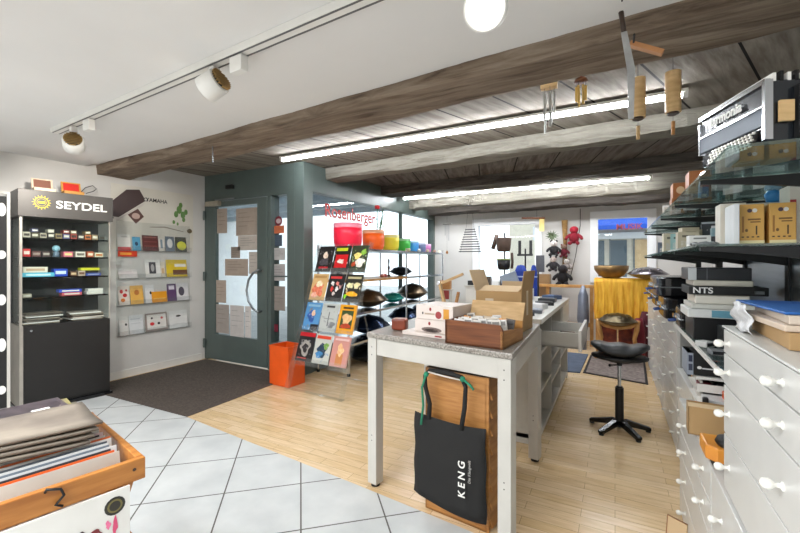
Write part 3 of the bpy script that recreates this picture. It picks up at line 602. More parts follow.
mags = [  # rows from the bottom; (background, marks, label)
 [((34, 32, 34), [('r', 0, 1, .86, 1, (196, 30, 40)), ('o', .5, .45, .3, .25, (150, 146, 140)), ('o', .5, .45, .18, .14, (40, 36, 38)), ('r', .1, .7, .08, .12, (210, 60, 50))], 'black music magazine with red top and grey ring on the bottom rack row'),
  ((206, 208, 200), [('r', .05, .9, .84, .95, (226, 70, 40)), ('o', .5, .45, .28, .22, (40, 60, 80)), ('o', .35, .3, .2, .12, (60, 120, 170)), ('o', .7, .6, .14, .12, (110, 150, 70))], 'pale magazine with blue and green figures in the bottom rack row'),
  ((214, 150, 140), [('r', .1, .9, .86, .93, (236, 200, 196)), ('o', .5, .55, .18, .18, (236, 176, 130)), ('r', .3, .7, .05, .42, (214, 140, 80))], 'salmon pink magazine with standing figure in the bottom rack row')],
 [((90, 152, 206), [('o', .45, .5, .24, .2, (40, 80, 150)), ('o', .55, .62, .12, .1, (224, 180, 150)), ('r', .5, 1, .0, .22, (36, 36, 44)), ('r', .1, .9, .85, .93, (150, 196, 226))], 'sky blue magazine with crouching figure, second row from below'),
  ((196, 200, 196), [('r', .25, .75, .86, .93, (60, 60, 60)), ('r', .45, .5, .2, .7, (90, 92, 96)), ('o', .7, .25, .22, .12, (120, 122, 124)), ('r', .2, .8, .45, .48, (150, 152, 150))], 'light grey magazine with thin dark lines, second row from below'),
  ((246, 168, 20), [('r', .16, .84, .18, .80, (60, 80, 40)), ('o', .5, .5, .26, .22, (226, 170, 120)), ('o', .5, .27, .30, .1, (170, 60, 30)), ('r', .2, .8, .86, .92, (60, 40, 10))], 'bright orange magazine with portrait, second row from below')],
 [((222, 180, 120), [('o', .5, .4, .34, .28, (206, 110, 80)), ('o', .5, .62, .2, .14, (240, 206, 170)), ('r', .1, .9, .84, .93, (196, 150, 90)), ('o', .3, .2, .2, .1, (230, 160, 140))], 'cream and terracotta magazine, second row from the top'),
  ((30, 28, 30), [('r', .1, .8, .83, .92, (220, 60, 60)), ('o', .3, .65, .1, .08, (210, 206, 200)), ('o', .6, .65, .1, .08, (210, 120, 110)), ('o', .3, .45, .1, .08, (210, 60, 50)), ('o', .6, .45, .1, .08, (220, 216, 210)), ('o', .45, .28, .1, .06, (190, 180, 176))], 'black magazine with a grid of pale heads, second row from the top'),
  ((44, 42, 34), [('r', .1, .9, .84, .92, (206, 196, 150)), ('o', .32, .6, .18, .12, (222, 206, 160)), ('o', .7, .6, .18, .12, (214, 196, 150)), ('o', .5, .3, .34, .09, (240, 160, 30)), ('o', .12, .2, .08, .08, (130, 200, 40))], 'dark magazine with two cream figures and orange fruit, second row from the top')],
 [((34, 32, 32), [('o', .5, .65, .16, .14, (214, 190, 170)), ('r', .2, .8, .12, .2, (190, 30, 40)), ('o', .5, .38, .3, .16, (70, 66, 70))], 'black magazine with seated portrait at left of the top rack row'),
  ((36, 34, 30), [('r', .12, .9, .16, .66, (206, 30, 34)), ('r', .1, .8, .8, .92, (190, 200, 40)), ('o', .5, .4, .2, .1, (236, 200, 190))], 'black magazine with red panel and yellow title, middle of the top rack row'),
  ((52, 60, 40), [('o', .4, .6, .2, .14, (214, 190, 110)), ('o', .6, .35, .28, .16, (226, 214, 196)), ('o', .75, .75, .16, .1, (120, 160, 60)), ('o', .25, .3, .12, .1, (170, 70, 40))], 'green and gold magazine at right of the top rack row')]]
md.matrix_basis = Matrix.Translation(md.location) @ Matrix.Rotation(R(-3), 4, 'Z')
for i, row in enumerate(mags):
    for k, (c, mk, lab) in enumerate(row):
        x0 = .012+k*.231; s0 = .301+i*.318; w, h = .214, .292
        b = B(); b.box(0, w, 0, .006, 0, h, F(c, rough=.3))
        b.mark(w*.06, w*.94, h*.05, h*.82, print_mat([c]+[q[5] for q in mk[:3]]+[c]), -.0002)
        for q in mk: (b.mark(q[1]*w, q[2]*w, q[3]*h, q[4]*h, F(q[5], rough=.3)) if q[0] == 'r' else b.blob(q[1]*w, q[2]*h, q[3]*w, q[4]*h, print_mat([q[5], tuple(int(v*.55) for v in q[5]), q[5], tuple(min(255, int(v*1.25)) for v in q[5])], 30)))
        y, z = slope(s0, .008+.0015*k); p = md.matrix_basis @ Vector((x0, y, z))
        b.build('magazine', loc=tuple(p), rot=(-LEAN, 0, R(-3)), label=lab, cat='magazine', group='magazines on the acrylic display')

# ------------------------------------------------------------------ chrome shelf rack with bowls and pans
XA, XB = -3.10, -2.66
sr = thing('shelf_rack', 'chrome shelf rack with wooden and metal boards before the shop window', 'shelf rack', (0, 0, 0))
for y in (3.72, 5.14, 6.52):
    for x in (XA, XB):
        b = B(); b.cyl((x, y, 0), (x, y, 1.50), .013, chrome, n=12); b.cyl((x, y, 0), (x, y, .03), .02, rubber, n=12); b.build('post', sr)
for z in (.36, .70, 1.09, 1.46):
    for (y0, y1) in ((3.72, 5.13), (5.15, 6.52)):
        b = B(); b.box(XA-.01, XB+.012, y0, y1, z-.028, z-.003, steel if not (z == 1.09 and y0 < 4) else wood_b); b.box(XA-.01, XB+.016, y0, y1, z-.022, z, chrome if z != 1.09 or y0 > 4 else wood_b); b.build('shelf', sr)
def bowl(y, r, h, c, lab, x=-2.90):
    m = mat('frosted_%s' % lab.split()[0], c, .45, var=.03, c2=tuple(min(255, int(v*1.0)) for v in c), spec=.5)
    p = m.node_tree.nodes['Principled BSDF']; p.inputs['Subsurface Weight'].default_value = 0; p.inputs['Transmission Weight'].default_value = .0
    t = thing('crystal_bowl', lab, 'singing bowl', (x, y, 1.4615), 0, 'frosted singing bowls in a row on the top shelf')
    b = B(); b.lathe([(0, 0), (r*.72, .0), (r*.90, h*.08), (r*.985, h*.25), (r, h*.5), (r, h*.82), (r*.965, h*.82), (r*.95, h*.3), (r*.7, h*.06), (0, h*.05)], m, n=48); b.build('wall', t)
    b = B(); b.lathe([(r, h*.82), (r*1.0, h), (r*.965, h), (r*.965, h*.82)], mat('frosted_rim_%s' % lab.split()[0], tuple(int(v*.45+235*.55) for v in c), .5), n=48); b.build('rim', t)
bowl(4.04, .175, .31, (250, 26, 62), 'red frosted singing bowl, largest and nearest of the row')
bowl(4.63, .150, .27, (255, 104, 16), 'orange frosted singing bowl next to the red one')
bowl(5.10, .125, .235, (244, 226, 60), 'yellow frosted singing bowl of the row')
bowl(5.52, .105, .20, (60, 176, 66), 'green frosted singing bowl of the row')
bowl(5.84, .095, .175, (60, 146, 214), 'blue frosted singing bowl of the row')
bowl(6.14, .085, .16, (86, 98, 130), 'slate frosted singing bowl of the row')
bowl(6.38, .075, .15, (190, 112, 168), 'pink violet frosted singing bowl at the far end of the row')
def pan(x, y, z, r, h, m, lab, tilt=(0, 0, 0), notes=7, up=.58, cat='handpan', grp=None, dm=None, name='handpan'):
    t = thing(name, lab, cat, (x, y, z), 0, grp, rot=tilt)
    hb = h*(1-up); ht = h*up
    b = B(); b.lathe([(r*k/9, hb*(k/9)**2.1) for k in range(10)], m, n=44); b.build('lower_shell', t)
    b = B(); b.lathe([(r, hb)]+[(r*(1-k/10), hb+.004+ht*.93*(1-(1-k/10)**2.1)) for k in range(1, 9)]+[(.13*r, hb+ht*.92), (.08*r, hb+ht), (0, hb+ht)], m, n=44); b.build('upper_shell', t)
    for k in range(notes):
        a = 2*math.pi*k/notes+.4; rr = r*.62; zz = hb+.007+ht*.93*(1-.62**2.1)
        b = B(); b.M = Matrix.Translation((rr*math.cos(a), rr*math.sin(a), zz)) @ Matrix.Rotation(a, 4, 'Z') @ Matrix.Rotation(math.atan2(ht*.93*2.1*.62**1.1, r), 4, 'Y')
        b.lathe([(.01, .0), (r*.14, .003), (r*.15, .0), (r*.15, -.006)], dm or m, n=18, sy=.8); b.build('note_field', t)
    b = B(); b.cyl((0, 0, hb-.004), (0, 0, hb+.004), r+.006, m, n=44); b.build('rim', t)
    return t
pan(-2.89, 4.47, .702, .265, .24, bronze, 'large bronze handpan on the middle shelf, nearest the magazine display')
pan(-2.90, 5.16, .702, .17, .15, teal, 'small teal tongue drum on the middle shelf', dm=teal, cat='tongue drum', name='tongue_drum')
pan(-2.88, 5.78, .702, .25, .26, bronze, 'olive bronze handpan on the middle shelf at the far end')
pan(-2.90, 5.42, 1.092, .175, .14, darkpan, 'small black tongue drum on the wooden shelf', dm=darkpan, cat='tongue drum', name='tongue_drum')
pan(-2.86, 4.45, .362, .28, .25, bluem, 'large dark blue handpan on the lower shelf', dm=bluem)
pan(-2.86, 5.47, .362, .26, .25, bluem, 'second dark blue handpan on the lower shelf, farther from the display', dm=bluem)
pan(-2.88, 6.17, .362, .24, .24, bluem, 'dark blue handpan on the lower shelf, farthest from the door', dm=bluem)
pan(-2.88, 4.42, .004, .27, .24, darkpan, 'black handpan on the floor under the rack, nearer one')
pan(-2.88, 5.5, .004, .27, .24, darkpan, 'black handpan on the floor under the rack, farther one')
b = B(); b.lathe([(0, 0), (.03, 0), (.03, .01), (.012, .03), (.014, .10), (.02, .13), (.008, .16), (.012, .19), (.014, .24), (0, .26)], wood_k, n=16)
b.build('wooden_figurine', loc=(-2.86, 4.98, 1.093), label='slim dark wooden figurine on the wooden shelf', cat='figurine')
for i, (y, c) in enumerate([(4.70, (200, 120, 100)), (4.78, (190, 90, 80))]):
    b = B(); b.lathe([(0, 0), (.03, 0), (.034, .02), (.02, .04), (0, .045)], F(c)); b.build('small_bell', loc=(-2.80, y, 1.093), label=['paler', 'redder'][i]+' small round bell on the wooden shelf', cat='bell')
for i, (y, c) in enumerate([(5.3, (220, 214, 190)), (5.66, (226, 226, 220)), (5.98, (200, 180, 150)), (6.26, (170, 130, 110)), (6.46, (226, 222, 200))]):
    b = B(); b.lathe([(0, 0), (.022, .004), (.03, .022), (.018, .042), (0, .046)], F(c)); b.build('mallet_head', loc=(-2.70, y, 1.4615), label='%s pale round mallet head along the front edge of the top shelf' % ordn[i], cat='mallet', group='mallet heads on the top shelf')
bx = thing('wooden_box', 'orange brown wooden box with pale frame on a stand at the rack end', 'box', (-2.50, 6.0, 0), R(8))
b = B(); b.box(0, .17, 0, .13, .86, 1.0, wood_o); b.build('body', bx, bev=.003)
b = B(); [b.box(x, x+.012, y, y+.012, 0, .86, offw) for x in (0, .158) for y in (0, .118)]; b.box(-.02, .20, -.01, .15, .845, .858, offw); b.box(.0, .17, 0, .13, .4, .41, offw); b.build('stand', bx)
b = B(); b.box(.02, .15, .01, .1, .70, .845, F(160, 60, 56)); b.build('red_pouch', bx)
# artificial flower in a bowl
fl = thing('flower_stems', 'red carnation and green leafy stems rising from a white pot behind the orange bowl', 'flower', (-2.98, 4.86, 1.4615))
grn = mat('leaf_green', (60, 120, 60), .5, var=.2)
b = B(); b.lathe([(0, 0), (.05, 0), (.06, .12), (.055, .12), (.045, .01), (0, .01)], F(206, 206, 190)); b.build('pot', fl)
for i, (dx, dy, h_) in enumerate([(.0, .0, .60), (.05, .05, .50), (.02, .14, .62), (-.02, .2, .52)]):
    b = B(); b.tube([(0, 0, .02), (dx*.4, dy*.4, .02+h_*.5), (dx, dy, h_)], .006, grn)
    for k in range(7):
        z = h_*(.35+.09*k); s = .045; yy = dy*(z/h_); a = k*2.1+i
        b.add([(dx*.6, yy, z), (dx*.6+s*math.cos(a), yy+s*math.sin(a), z+.03), (dx*.6+s*1.6*math.cos(a+.2), yy+s*1.6*math.sin(a+.2), z+.05), (dx*.6+s*math.cos(a+.4), yy+s*math.sin(a+.4), z+.02)], [(0, 1, 2, 3)], grn)
    b.build('stem', fl)
b = B(); rm = F(206, 30, 40)
for k in range(12):
    a = k*.52; b.ball((.022*math.cos(a), .022*math.sin(a), .61+.008*(k % 3)), .018, rm, 8, 5)
b.ball((0, 0, .62), .026, rm, 8, 5); b.build('blossom', fl)
# books / prints leaning in the second shelf
for i in range(5):
    b = B(); b.box(0, .012, 0, .2, 0, .21, F([(150, 156, 164), (206, 208, 210), (110, 116, 124), (186, 190, 196), (220, 220, 220)][i])); b.build('thin_book', loc=(-3.02+.0+i*.03, 3.85+i*.02, 1.093), label='%s slim upright book from the left on the wooden shelf' % ordn[i], cat='book', group='slim books on the wooden shelf')

# ------------------------------------------------------------------ white work table with stone top
TA, TB, TC, TD = (-1.272, 1.955), (-.400, 1.800), (-.435, 2.76), (-1.300, 2.87)   # FL, FR, BR, BL of the top
tb = thing('work_table', 'white work table with speckled stone top', 'table', (0, 0, 0))
b = B(); b.prism([TA, TB, TC, TD], 'z', .862, .892, granite); b.build('tabletop', tb, bev=.006)
def inset(p, dx, dy): return (p[0]+dx, p[1]+dy)
ang = math.atan2(TB[1]-TA[1], TB[0]-TA[0])
def leg(cx, cy):
    b = B(); b.M = Matrix.Translation((cx, cy, 0)) @ Matrix.Rotation(ang, 4, 'Z'); b.box(-.032, .032, -.032, .032, .018, .862, offw)
    for z in (.81, .765, .30, .27): b.oval(.0, z, .0035, .0035, black, -.0326, 8)
    o = b.build('leg', tb, bev=.003)
    f = B(); f.M = Matrix.Translation((cx, cy, 0)); f.cyl((0, 0, 0), (0, 0, .02), .026, rubber); f.build('leg_cap', o)
L4 = [(-1.232, 1.99), (-.437, 1.85), (-.463, 2.73), (-1.26, 2.83)]
for p in L4: leg(*p)
for (p, q) in ((0, 1), (1, 2), (2, 3), (3, 0)):
    p, q = Vector(L4[p]), Vector(L4[q]); d = (q-p); Ln = d.length; a = math.atan2(d.y, d.x)
    b = B(); b.M = Matrix.Translation((p.x, p.y, 0)) @ Matrix.Rotation(a, 4, 'Z'); b.box(.033, Ln-.033, -.026, .0, .765, .861, offw); b.build('apron', tb, bev=.002)
# tall wooden box under the table and black tote bag
cj = thing('wooden_crate', 'tall orange wooden box with louvred side under the work table', 'wooden box', (-.885, 1.93, 0), R(-7))
b = B(); b.box(0, .345, .0, .012, .0, .745, wood_o); b.box(0, .012, 0, .34, 0, .745, wood_o); b.box(0, .36, .33, .34, 0, .745, wood_o); b.box(0, .35, 0, .34, .735, .745, F(84, 74, 66)); b.box(.0, .35, 0, .34, 0, .012, wood_o)
b.build('body', cj, bev=.002)
b = B(); b.box(.337, .355, 0, .018, 0, .745, wood_o); b.box(.337, .355, .322, .34, 0, .745, wood_o); b.build('side_frame', cj)
for i in range(8):
    b = B(); b.M = Matrix.Translation((.346, 0, .06+i*.088)) @ Matrix.Rotation(R(-24), 4, 'Y'); b.box(-.004, .006, .018, .322, -.045, .045, wood_o); b.build('louvre', cj)
bagm = mat('black_bag_cloth', (20, 19, 18), .75, var=.12, scale=3, bump=.25, bscale=6)
tg = thing('tote_bag', 'black cloth tote bag with white lettering hanging before the wooden box', 'bag', (-.925, 1.893, .1), R(-7.5))
n = 10; b = B(); vs = []; fs = []
for side in (0, 1):
    for i in range(n+1):
        for j in range(n+1):
            u, v = i/n, j/n; thick = .030*math.sin(math.pi*min(1, u*1.0))**.5*(1-.75*v)+.004
            y = -thick if side == 0 else -.002
            x = .398*u+.004*math.sin(j*1.3)*(1 if u in (0, 1) else 0)-.008*(1-v)*(1-u)
            z = -.03*u*(1-v)+.42*v+.012*math.sin(u*math.pi)*v*-1+(.0 if side == 0 else -.008*v)
            vs.append((x, y+.003*math.sin(7*u+5*v), z))
q = (n+1)**2
for side in (0, 1):
    for i in range(n):
        for j in range(n):
            a = side*q+i*(n+1)+j; f_ = (a, a+n+1, a+n+2, a+1); fs.append(f_ if side == 0 else f_[::-1])
for j in range(n):
    fs.append((j, j+1, q+j+1, q+j)); fs.append((n*(n+1)+j+1, n*(n+1)+j, q+n*(n+1)+j, q+n*(n+1)+j+1))
for i in range(n): fs.append((i*(n+1), q+i*(n+1), q+(i+1)*(n+1), (i+1)*(n+1)))
b.add(vs, fs, bagm, True); b.build('bag_body', tg)
b = B(); b.tube([(.09, -.012, .40), (.10, -.02, .48), (.075, -.02, .56), (.07, -.018, .62), (.10, -.02, .65), (.2, -.022, .655), (.28, -.02, .645), (.30, -.018, .60), (.295, -.02, .5), (.275, -.016, .39)], [.012, .012, .011, .010, .012, .016, .012, .011, .012, .012], bagm, 6); b.build('handle', tg)
b = B(); b.tube([(.10, -.034, .645), (.2, -.04, .64), (.285, -.034, .635)], .004, F(206, 200, 190)); b.build('handle_piping', tg)
gs = mat('green_strap', (34, 130, 96), .7)
for x, pts in ((0, [(.085, -.03, .63), (.062, -.034, .56), (.07, -.034, .47), (.058, -.036, .37)]), (1, [(.29, -.03, .64), (.33, -.034, .62), (.35, -.034, .60)])):
    b = B(); b.tube(pts, .006, gs, 6); b.ball(pts[0], .014, gs, 8, 6); b.build('green_ribbon', tg)
text('lettering', 'K E N G', .05, F(236, 234, 228), tg, (.290, -.0395, .165), (R(90), R(-90), 0), ext=.0006)
text('small_lettering', 'Die Klangwelt', .019, F(150, 148, 144), tg, (.328, -.0365, .21), (R(90), R(-90), 0), ext=.0004)
# things on the table
TZ = .893
b = B(); b.box(-.045, .045, -.035, .035, 0, .07, mat('rosewood_box', (142, 66, 40), .35, c2=(106, 44, 26))); b.build('small_wooden_box', loc=(-1.14, 2.12, TZ), rz=R(10), bev=.012, label='small reddish rounded wooden box at the left table edge', cat='box')
pk_ = F(226, 214, 206)
def carton(name, x, y, z, w, d, h, rz, m, marks, lab, cat='box', grp=None):
    b = B(); b.box(0, w, 0, d, 0, h, m)
    for q in marks: (b.mark(q[1]*w, q[2]*w, q[3]*h, q[4]*h, F(q[5])) if q[0] == 'r' else b.oval(q[1]*w, q[2]*h, q[3]*w, q[4]*h, F(q[5])))
    return b.build(name, loc=(x, y, z), rz=rz, bev=.0015, label=lab, cat=cat, group=grp)
carton('product_box', -1.06, 2.00, TZ, .285, .26, .02, R(-8), pk_, [('r', .75, .9, .3, .7, (150, 50, 50))], 'flat white carton at the bottom of the carton stack on the table', grp='white cartons stacked on the table')
carton('product_box', -.995, 2.03, TZ+.021, .22, .22, .068, R(-9), pk_, [('o', .44, .7, .035, .14, (150, 40, 40)), ('o', .5, .2, .3, .22, (120, 104, 98)), ('o', .5, .16, .2, .12, (70, 60, 56))], 'middle white carton with drum picture in the stack', grp='white cartons stacked on the table')
carton('product_box', -.99, 2.035, TZ+.09, .235, .22, .078, R(-8), pk_, [('o', .4, .72, .03, .13, (150, 40, 40)), ('o', .19, .42, .022, .09, (40, 36, 36)), ('r', .24, .52, .33, .45, (180, 160, 140)), ('o', .62, .35, .085, .26, (160, 60, 60)), ('r', .75, .9, .1, .8, (214, 150, 50))], 'top white carton with red seal and amber label in the stack', grp='white cartons stacked on the table')
wc = thing('wooden_card_box', 'brown wooden open box full of small packets on the table', 'box', (-.755, 1.885, TZ), R(-6))
b = B(); b.prism([(0, 0), (.30, 0), (.30, .085), (.285, .112), (.0, .118)], 'y', 0, .012, wood_d); b.box(0, .012, 0, .30, 0, .115, wood_d); b.box(0, .30, .29, .30, 0, .10, wood_b); b.box(0, .30, 0, .30, 0, .01, wood_d)
b.prism([(0, 0), (.012, 0), (.30, 0), (.30, .06), (0.012, .085), (0, .085)], 'x', .288, .30, wood_o); b.build('body', wc)
b = B(); b.M = Matrix.Translation((0, .295, .10)) @ Matrix.Rotation(R(-25), 4, 'X'); b.box(0, .30, 0, .01, 0, .10, wood_l); b.build('lid', wc)
rnd = random.Random(9); wc.matrix_basis = Matrix.Translation(wc.location) @ Matrix.Rotation(R(-6), 4, 'Z')
for i in range(26):
    c = rnd.choice([(226, 222, 214), (216, 206, 190), (206, 190, 166), (230, 228, 224), (90, 84, 80), (214, 150, 80)])
    x, y = .02+.245*((i % 7)/6.5), .025+.06*(i//7)+rnd.uniform(0, .02); p = wc.matrix_basis @ Vector((x, y, .02+rnd.uniform(0, .012)))
    b = B(); b.box(0, .045, 0, .008, 0, .098, F(c)); b.box(.004, .04, -.0005, .0, .07, .09, F(tuple(int(v*.6) for v in c)))
    b.build('packet', loc=tuple(p), rot=(R(rnd.uniform(-12, 4)), R(rnd.uniform(-9, 9)), R(-6+rnd.uniform(-8, 8))), label='%s packet standing in %s row of the brown wooden box' % (ordn[i % 7], ['the front', 'the second', 'the third', 'the back'][i//7]), cat='packet', group='packets in the wooden box')
cb = thing('cardboard_box', 'brown cardboard box with open flaps at the rear of the work table', 'cardboard box', (-.745, 2.36, TZ), R(-4))
b = B(); t_ = .006; w, d, h = .275, .25, .235
b.box(0, w, 0, t_, 0, h, cardb); b.box(0, w, d-t_, d, 0, h, cardb); b.box(0, t_, t_, d-t_, 0, h, cardb); b.box(w-t_, w, t_, d-t_, 0, h, cardb); b.box(0, w, 0, d, 0, t_, cardb); b.box(w-.001, w+.001, d*.42, d*.58, .09, h, F(206, 190, 160)); b.mark(.06, .11, .13, .19, F(206, 190, 166)); b.build('body', cb)
for nm, M_, ww, hh, m in [('left', Matrix.Translation((0, 0, h)) @ Matrix.Rotation(R(-18), 4, 'Y'), d, .13, cardl), ('right', Matrix.Translation((w, 0, h)) @ Matrix.Rotation(R(8), 4, 'Y'), d, .12, cardb)]:
    b = B(); b.M = M_; b.box(-.004, 0, 0, ww, 0, hh, m); b.build('flap', cb)
b = B(); b.M = Matrix.Translation((0, d, h)) @ Matrix.Rotation(R(-15), 4, 'X'); b.box(.08, w-.01, -.004, 0, 0, .05, cardl); b.build('flap', cb)
b = B(); b.M = Matrix.Translation((0, 0, h)) @ Matrix.Rotation(R(-75), 4, 'X'); b.box(.02, w-.02, 0, .004, 0, .11, cardl); b.build('flap', cb)
carton('book_parcel', -.52, 2.40, TZ, .05, .12, .04, R(5), F(222, 216, 206), [], 'small pale parcel right behind the cardboard box', 'parcel')
# wooden clamp lamp and odds and ends behind
dl = thing('wooden_desk_lamp', 'jointed pale wooden desk lamp behind the white cartons', 'desk lamp', (-1.02, 2.60, TZ), R(0))
b = B(); b.cyl((0, 0, 0), (0, 0, .02), .07, wood_l, n=24); b.build('base', dl)
def bar(p, q, w, m, nm, par):
    p, q = Vector(p), Vector(q); b = B(); d = q-p; b.M = Matrix.Translation(p) @ d.to_track_quat('Z', 'Y').to_matrix().to_4x4(); b.box(-w/2, w/2, -.009, .009, 0, d.length, m); return b.build(nm, par, bev=.002)
bar((0, .0, .02), (-.065, .0, .27), .03, wood_l, 'arm', dl); bar((-.07, .005, .25), (.10, .03, .325), .034, wood_l, 'arm', dl); bar((.03, .02, .02), (.07, .02, .20), .022, wood_o, 'support', dl)
for (p) in ((-.065, .0, .26),):
    b = B(); b.cyl((p[0], -.02, p[2]), (p[0], .03, p[2]), .012, chrome); b.build('joint', dl)

# ------------------------------------------------------------------ counter with open drawer behind the table
ct = thing('shop_counter', 'white counter with open shelves and a pulled out drawer behind the work table', 'counter', (0, 0, 0))
x0, x1, y0, y1 = -1.10, -.47, 2.95, 4.85
b = B(); b.box(x0, x1+.02, y0-.03, y1, .865, .90, white); b.build('worktop', ct, bev=.003)
b = B(); b.box(x0, x1, y0, y0+.022, 0, .865, offw); b.box(x0, x1, y1-.022, y1, 0, .865, offw); b.box(x0, x0+.02, y0, y1, 0, .865, offw); b.box(x0, x1, y0, y1, .04, .07, offw); b.box(x0, x1, y0, y1, .63, .65, offw); b.build('carcass', ct)
for y in (3.55, 4.2):
    b = B(); b.box(x0, x1, y-.011, y+.011, .05, .865, offw); b.build('divider', ct)
for (ya, yb, z) in ((2.97, 3.55, .35), (3.56, 4.19, .28), (3.56, 4.19, .46), (4.21, 4.83, .35)):
    b = B(); b.box(x0+.02, x1, ya, yb, z, z+.018, offw); b.build('shelf', ct)
b = B(); b.box(-.50, -.235, 3.20, 3.22, .665, .775, offw); b.box(-.50, -.235, 3.76, 3.78, .665, .775, offw); b.box(-.50, -.235, 3.20, 3.78, .66, .672, offw); dr = b.build('drawer', ct)
b = B(); b.box(-.235, -.213, 3.17, 3.81, .645, .80, white); b.build('drawer_front', dr, bev=.003)
b = B(); b.box(-.472, -.455, 4.25, 4.83, .66, .855, white); b.build('drawer', ct)
rnd = random.Random(12)
for i, (y, z, c, r) in enumerate([(3.7, .072, (30, 30, 32), .09), (3.95, .30, (60, 58, 56), .07), (4.4, .072, (180, 176, 170), .08), (3.25, .37, (190, 186, 180), .08), (3.3, .072, (150, 148, 146), .1)]):
    b = B(); pts = [(-.55+r*math.cos(a)*.5, y+r*math.cos(a*1.0)*.9, z+.06+r*.55*math.sin(a)) for a in [k*.5 for k in range(26)]]
    pts = [(-.56-.002*k+.01*math.sin(k), y+r*math.cos(k*.5), z+r+.01+r*math.sin(k*.5)) for k in range(27)]
    b.tube(pts, .007, F(c)); b.build('cable_coil', label='%s coiled cable on the open shelves of the white counter' % ['black', 'dark grey', 'pale grey', 'cream', 'mid grey'][i], cat='cable')
for i in range(16):
    c = rnd.choice([(60, 60, 62), (140, 130, 120), (206, 204, 198), (84, 78, 74)]); b = B(); L_ = rnd.uniform(.1, .2)
    b.box(-L_/2, L_/2, -.012, .012, 0, .012, F(c)); b.box(-L_/2-.012, -L_/2, -.008, .008, .002, .01, F(36, 36, 38))
    b.build('hand_tool', loc=(-.37+rnd.uniform(-.03, .03), 3.30+i*.027, .674+.013*(i % 3)), rz=R(rnd.uniform(-15, 15)), label='small tool in the open drawer, %s from its near end' % (ordn+['thirteenth', 'fourteenth', 'fifteenth', 'sixteenth'])[i], cat='tool', group='small tools in the open drawer')
rnd = random.Random(21); TZc = .901
names = [('black_pouch', (40, 42, 48)), ('paper_bag', (222, 220, 216)), ('grey_case', (110, 116, 126)), ('white_packet', (226, 226, 226)), ('black_box', (34, 34, 36)), ('blue_case', (60, 84, 120))]
spots = [(-.62, 3.05, .16, .13, .03, 0), (-.85, 3.10, .18, .14, .06, 1), (-.58, 3.30, .15, .16, .025, 2), (-.80, 3.40, .14, .14, .05, 4), (-.60, 3.60, .16, .12, .04, 3), (-.90, 3.65, .2, .16, .10, 2), (-.58, 3.92, .15, .13, .03, 4), (-.82, 4.0, .18, .15, .08, 1), (-.60, 4.25, .16, .15, .035, 0), (-.88, 4.35, .2, .2, .12, 3), (-.60, 4.58, .15, .14, .04, 5)]
for i, (x, y, w, d, h, k) in enumerate(spots):
    b = B(); b.box(-w/2, w/2, -d/2, d/2, 0, h, F(names[k][1])); b.box(-w/2+.02, w/2-.02, -d/2+.02, d/2-.02, h, h+.004, F(tuple(min(255, int(v*1.2+14)) for v in names[k][1])))
    b.build(names[k][0], loc=(x, y, TZc), rz=R(rnd.uniform(-25, 25)), bev=.006, label='%s on the white counter, %s from its near end' % (names[k][0].replace('_', ' '), ordn[i]), cat=names[k][0].split('_')[1])

# ------------------------------------------------------------------ saddle stool
so = thing('saddle_stool', 'black saddle stool with star base on the parquet', 'stool', (.03, 3.53, 0)); so.scale = (.88, .88, 1)
for i in range(5):
    a = R(90+72*i); c_, s_ = math.cos(a), math.sin(a); b = B()
    b.M = Matrix.Rotation(a, 4, 'Z'); b.prism([(.02, .075), (.02, .045), (.225, .012), (.25, .015), (.25, .034), (.06, .085)], 'y', -.022, .022, blackg); b.cyl((.232, 0, 0), (.232, 0, .014), .02, rubber); b.build('base_leg', so, bev=.004)
b = B(); b.cyl((0, 0, .03), (0, 0, .33), .034, black, n=24); b.cyl((0, 0, .33), (0, 0, .34), .026, black); b.build('column', so)
b = B(); b.cyl((0, 0, .34), (0, 0, .52), .014, chrome); b.build('gas_lift', so)
b = B(); b.cyl((0, 0, .50), (0, 0, .54), .022, black); b.cyl((0, 0, .505), (-.07, .0, .495), .006, black); b.ball((-.075, 0, .494), .012, black); b.build('lever', so)
b = B(); b.cyl((0, 0, .535), (0, 0, .555), .10, black, n=30)
b.lathe([(0, .552), (.19, .552), (.222, .562), (.225, .575), (.2, .582), (0, .582)], black, n=40, sy=.8); b.build('seat_plate', so)
b = B(); n1, n2 = 28, 14; vs = []; leatherm = mat('black_leather', (26, 29, 33), .38, var=.12, scale=4, bump=.1, bscale=60)
for lay in (1, 0):
    for i in range(n1+1):
        for j in range(n2+1):
            u, v = -1+2*i/n1, -1+2*j/n2; k = math.sqrt(max(0, 1-.55*abs(v)**3)); x = u*.228*k; y = v*.17
            e = max(abs(u), abs(v))**6
            z = .650+.022*abs(u)**2.5+.006*math.cos(u*7)*(1-u*u)-.008*v-.010*v*v if lay else .584
            z = z+(-.010*e*abs(v) if lay else .012*e+.058*abs(u)**2.2); vs.append((x, y, z+(.02 if lay else 0)*(1-e)))
q = (n1+1)*(n2+1); fs = []
for lay in (0, 1):
    for i in range(n1):
        for j in range(n2):
            a = lay*q+i*(n2+1)+j; f_ = (a, a+n2+1, a+n2+2, a+1); fs.append(f_ if lay == 0 else f_[::-1])
for j in range(n2): fs += [(j, j+1, q+j+1, q+j), (n1*(n2+1)+j+1, n1*(n2+1)+j, q+n1*(n2+1)+j, q+n1*(n2+1)+j+1)]
for i in range(n1): fs += [((i+1)*(n2+1), i*(n2+1), q+i*(n2+1), q+(i+1)*(n2+1)), (i*(n2+1)+n2, (i+1)*(n2+1)+n2, q+(i+1)*(n2+1)+n2, q+i*(n2+1)+n2)]
b.add(vs, fs, leatherm, True); b.build('seat', so)

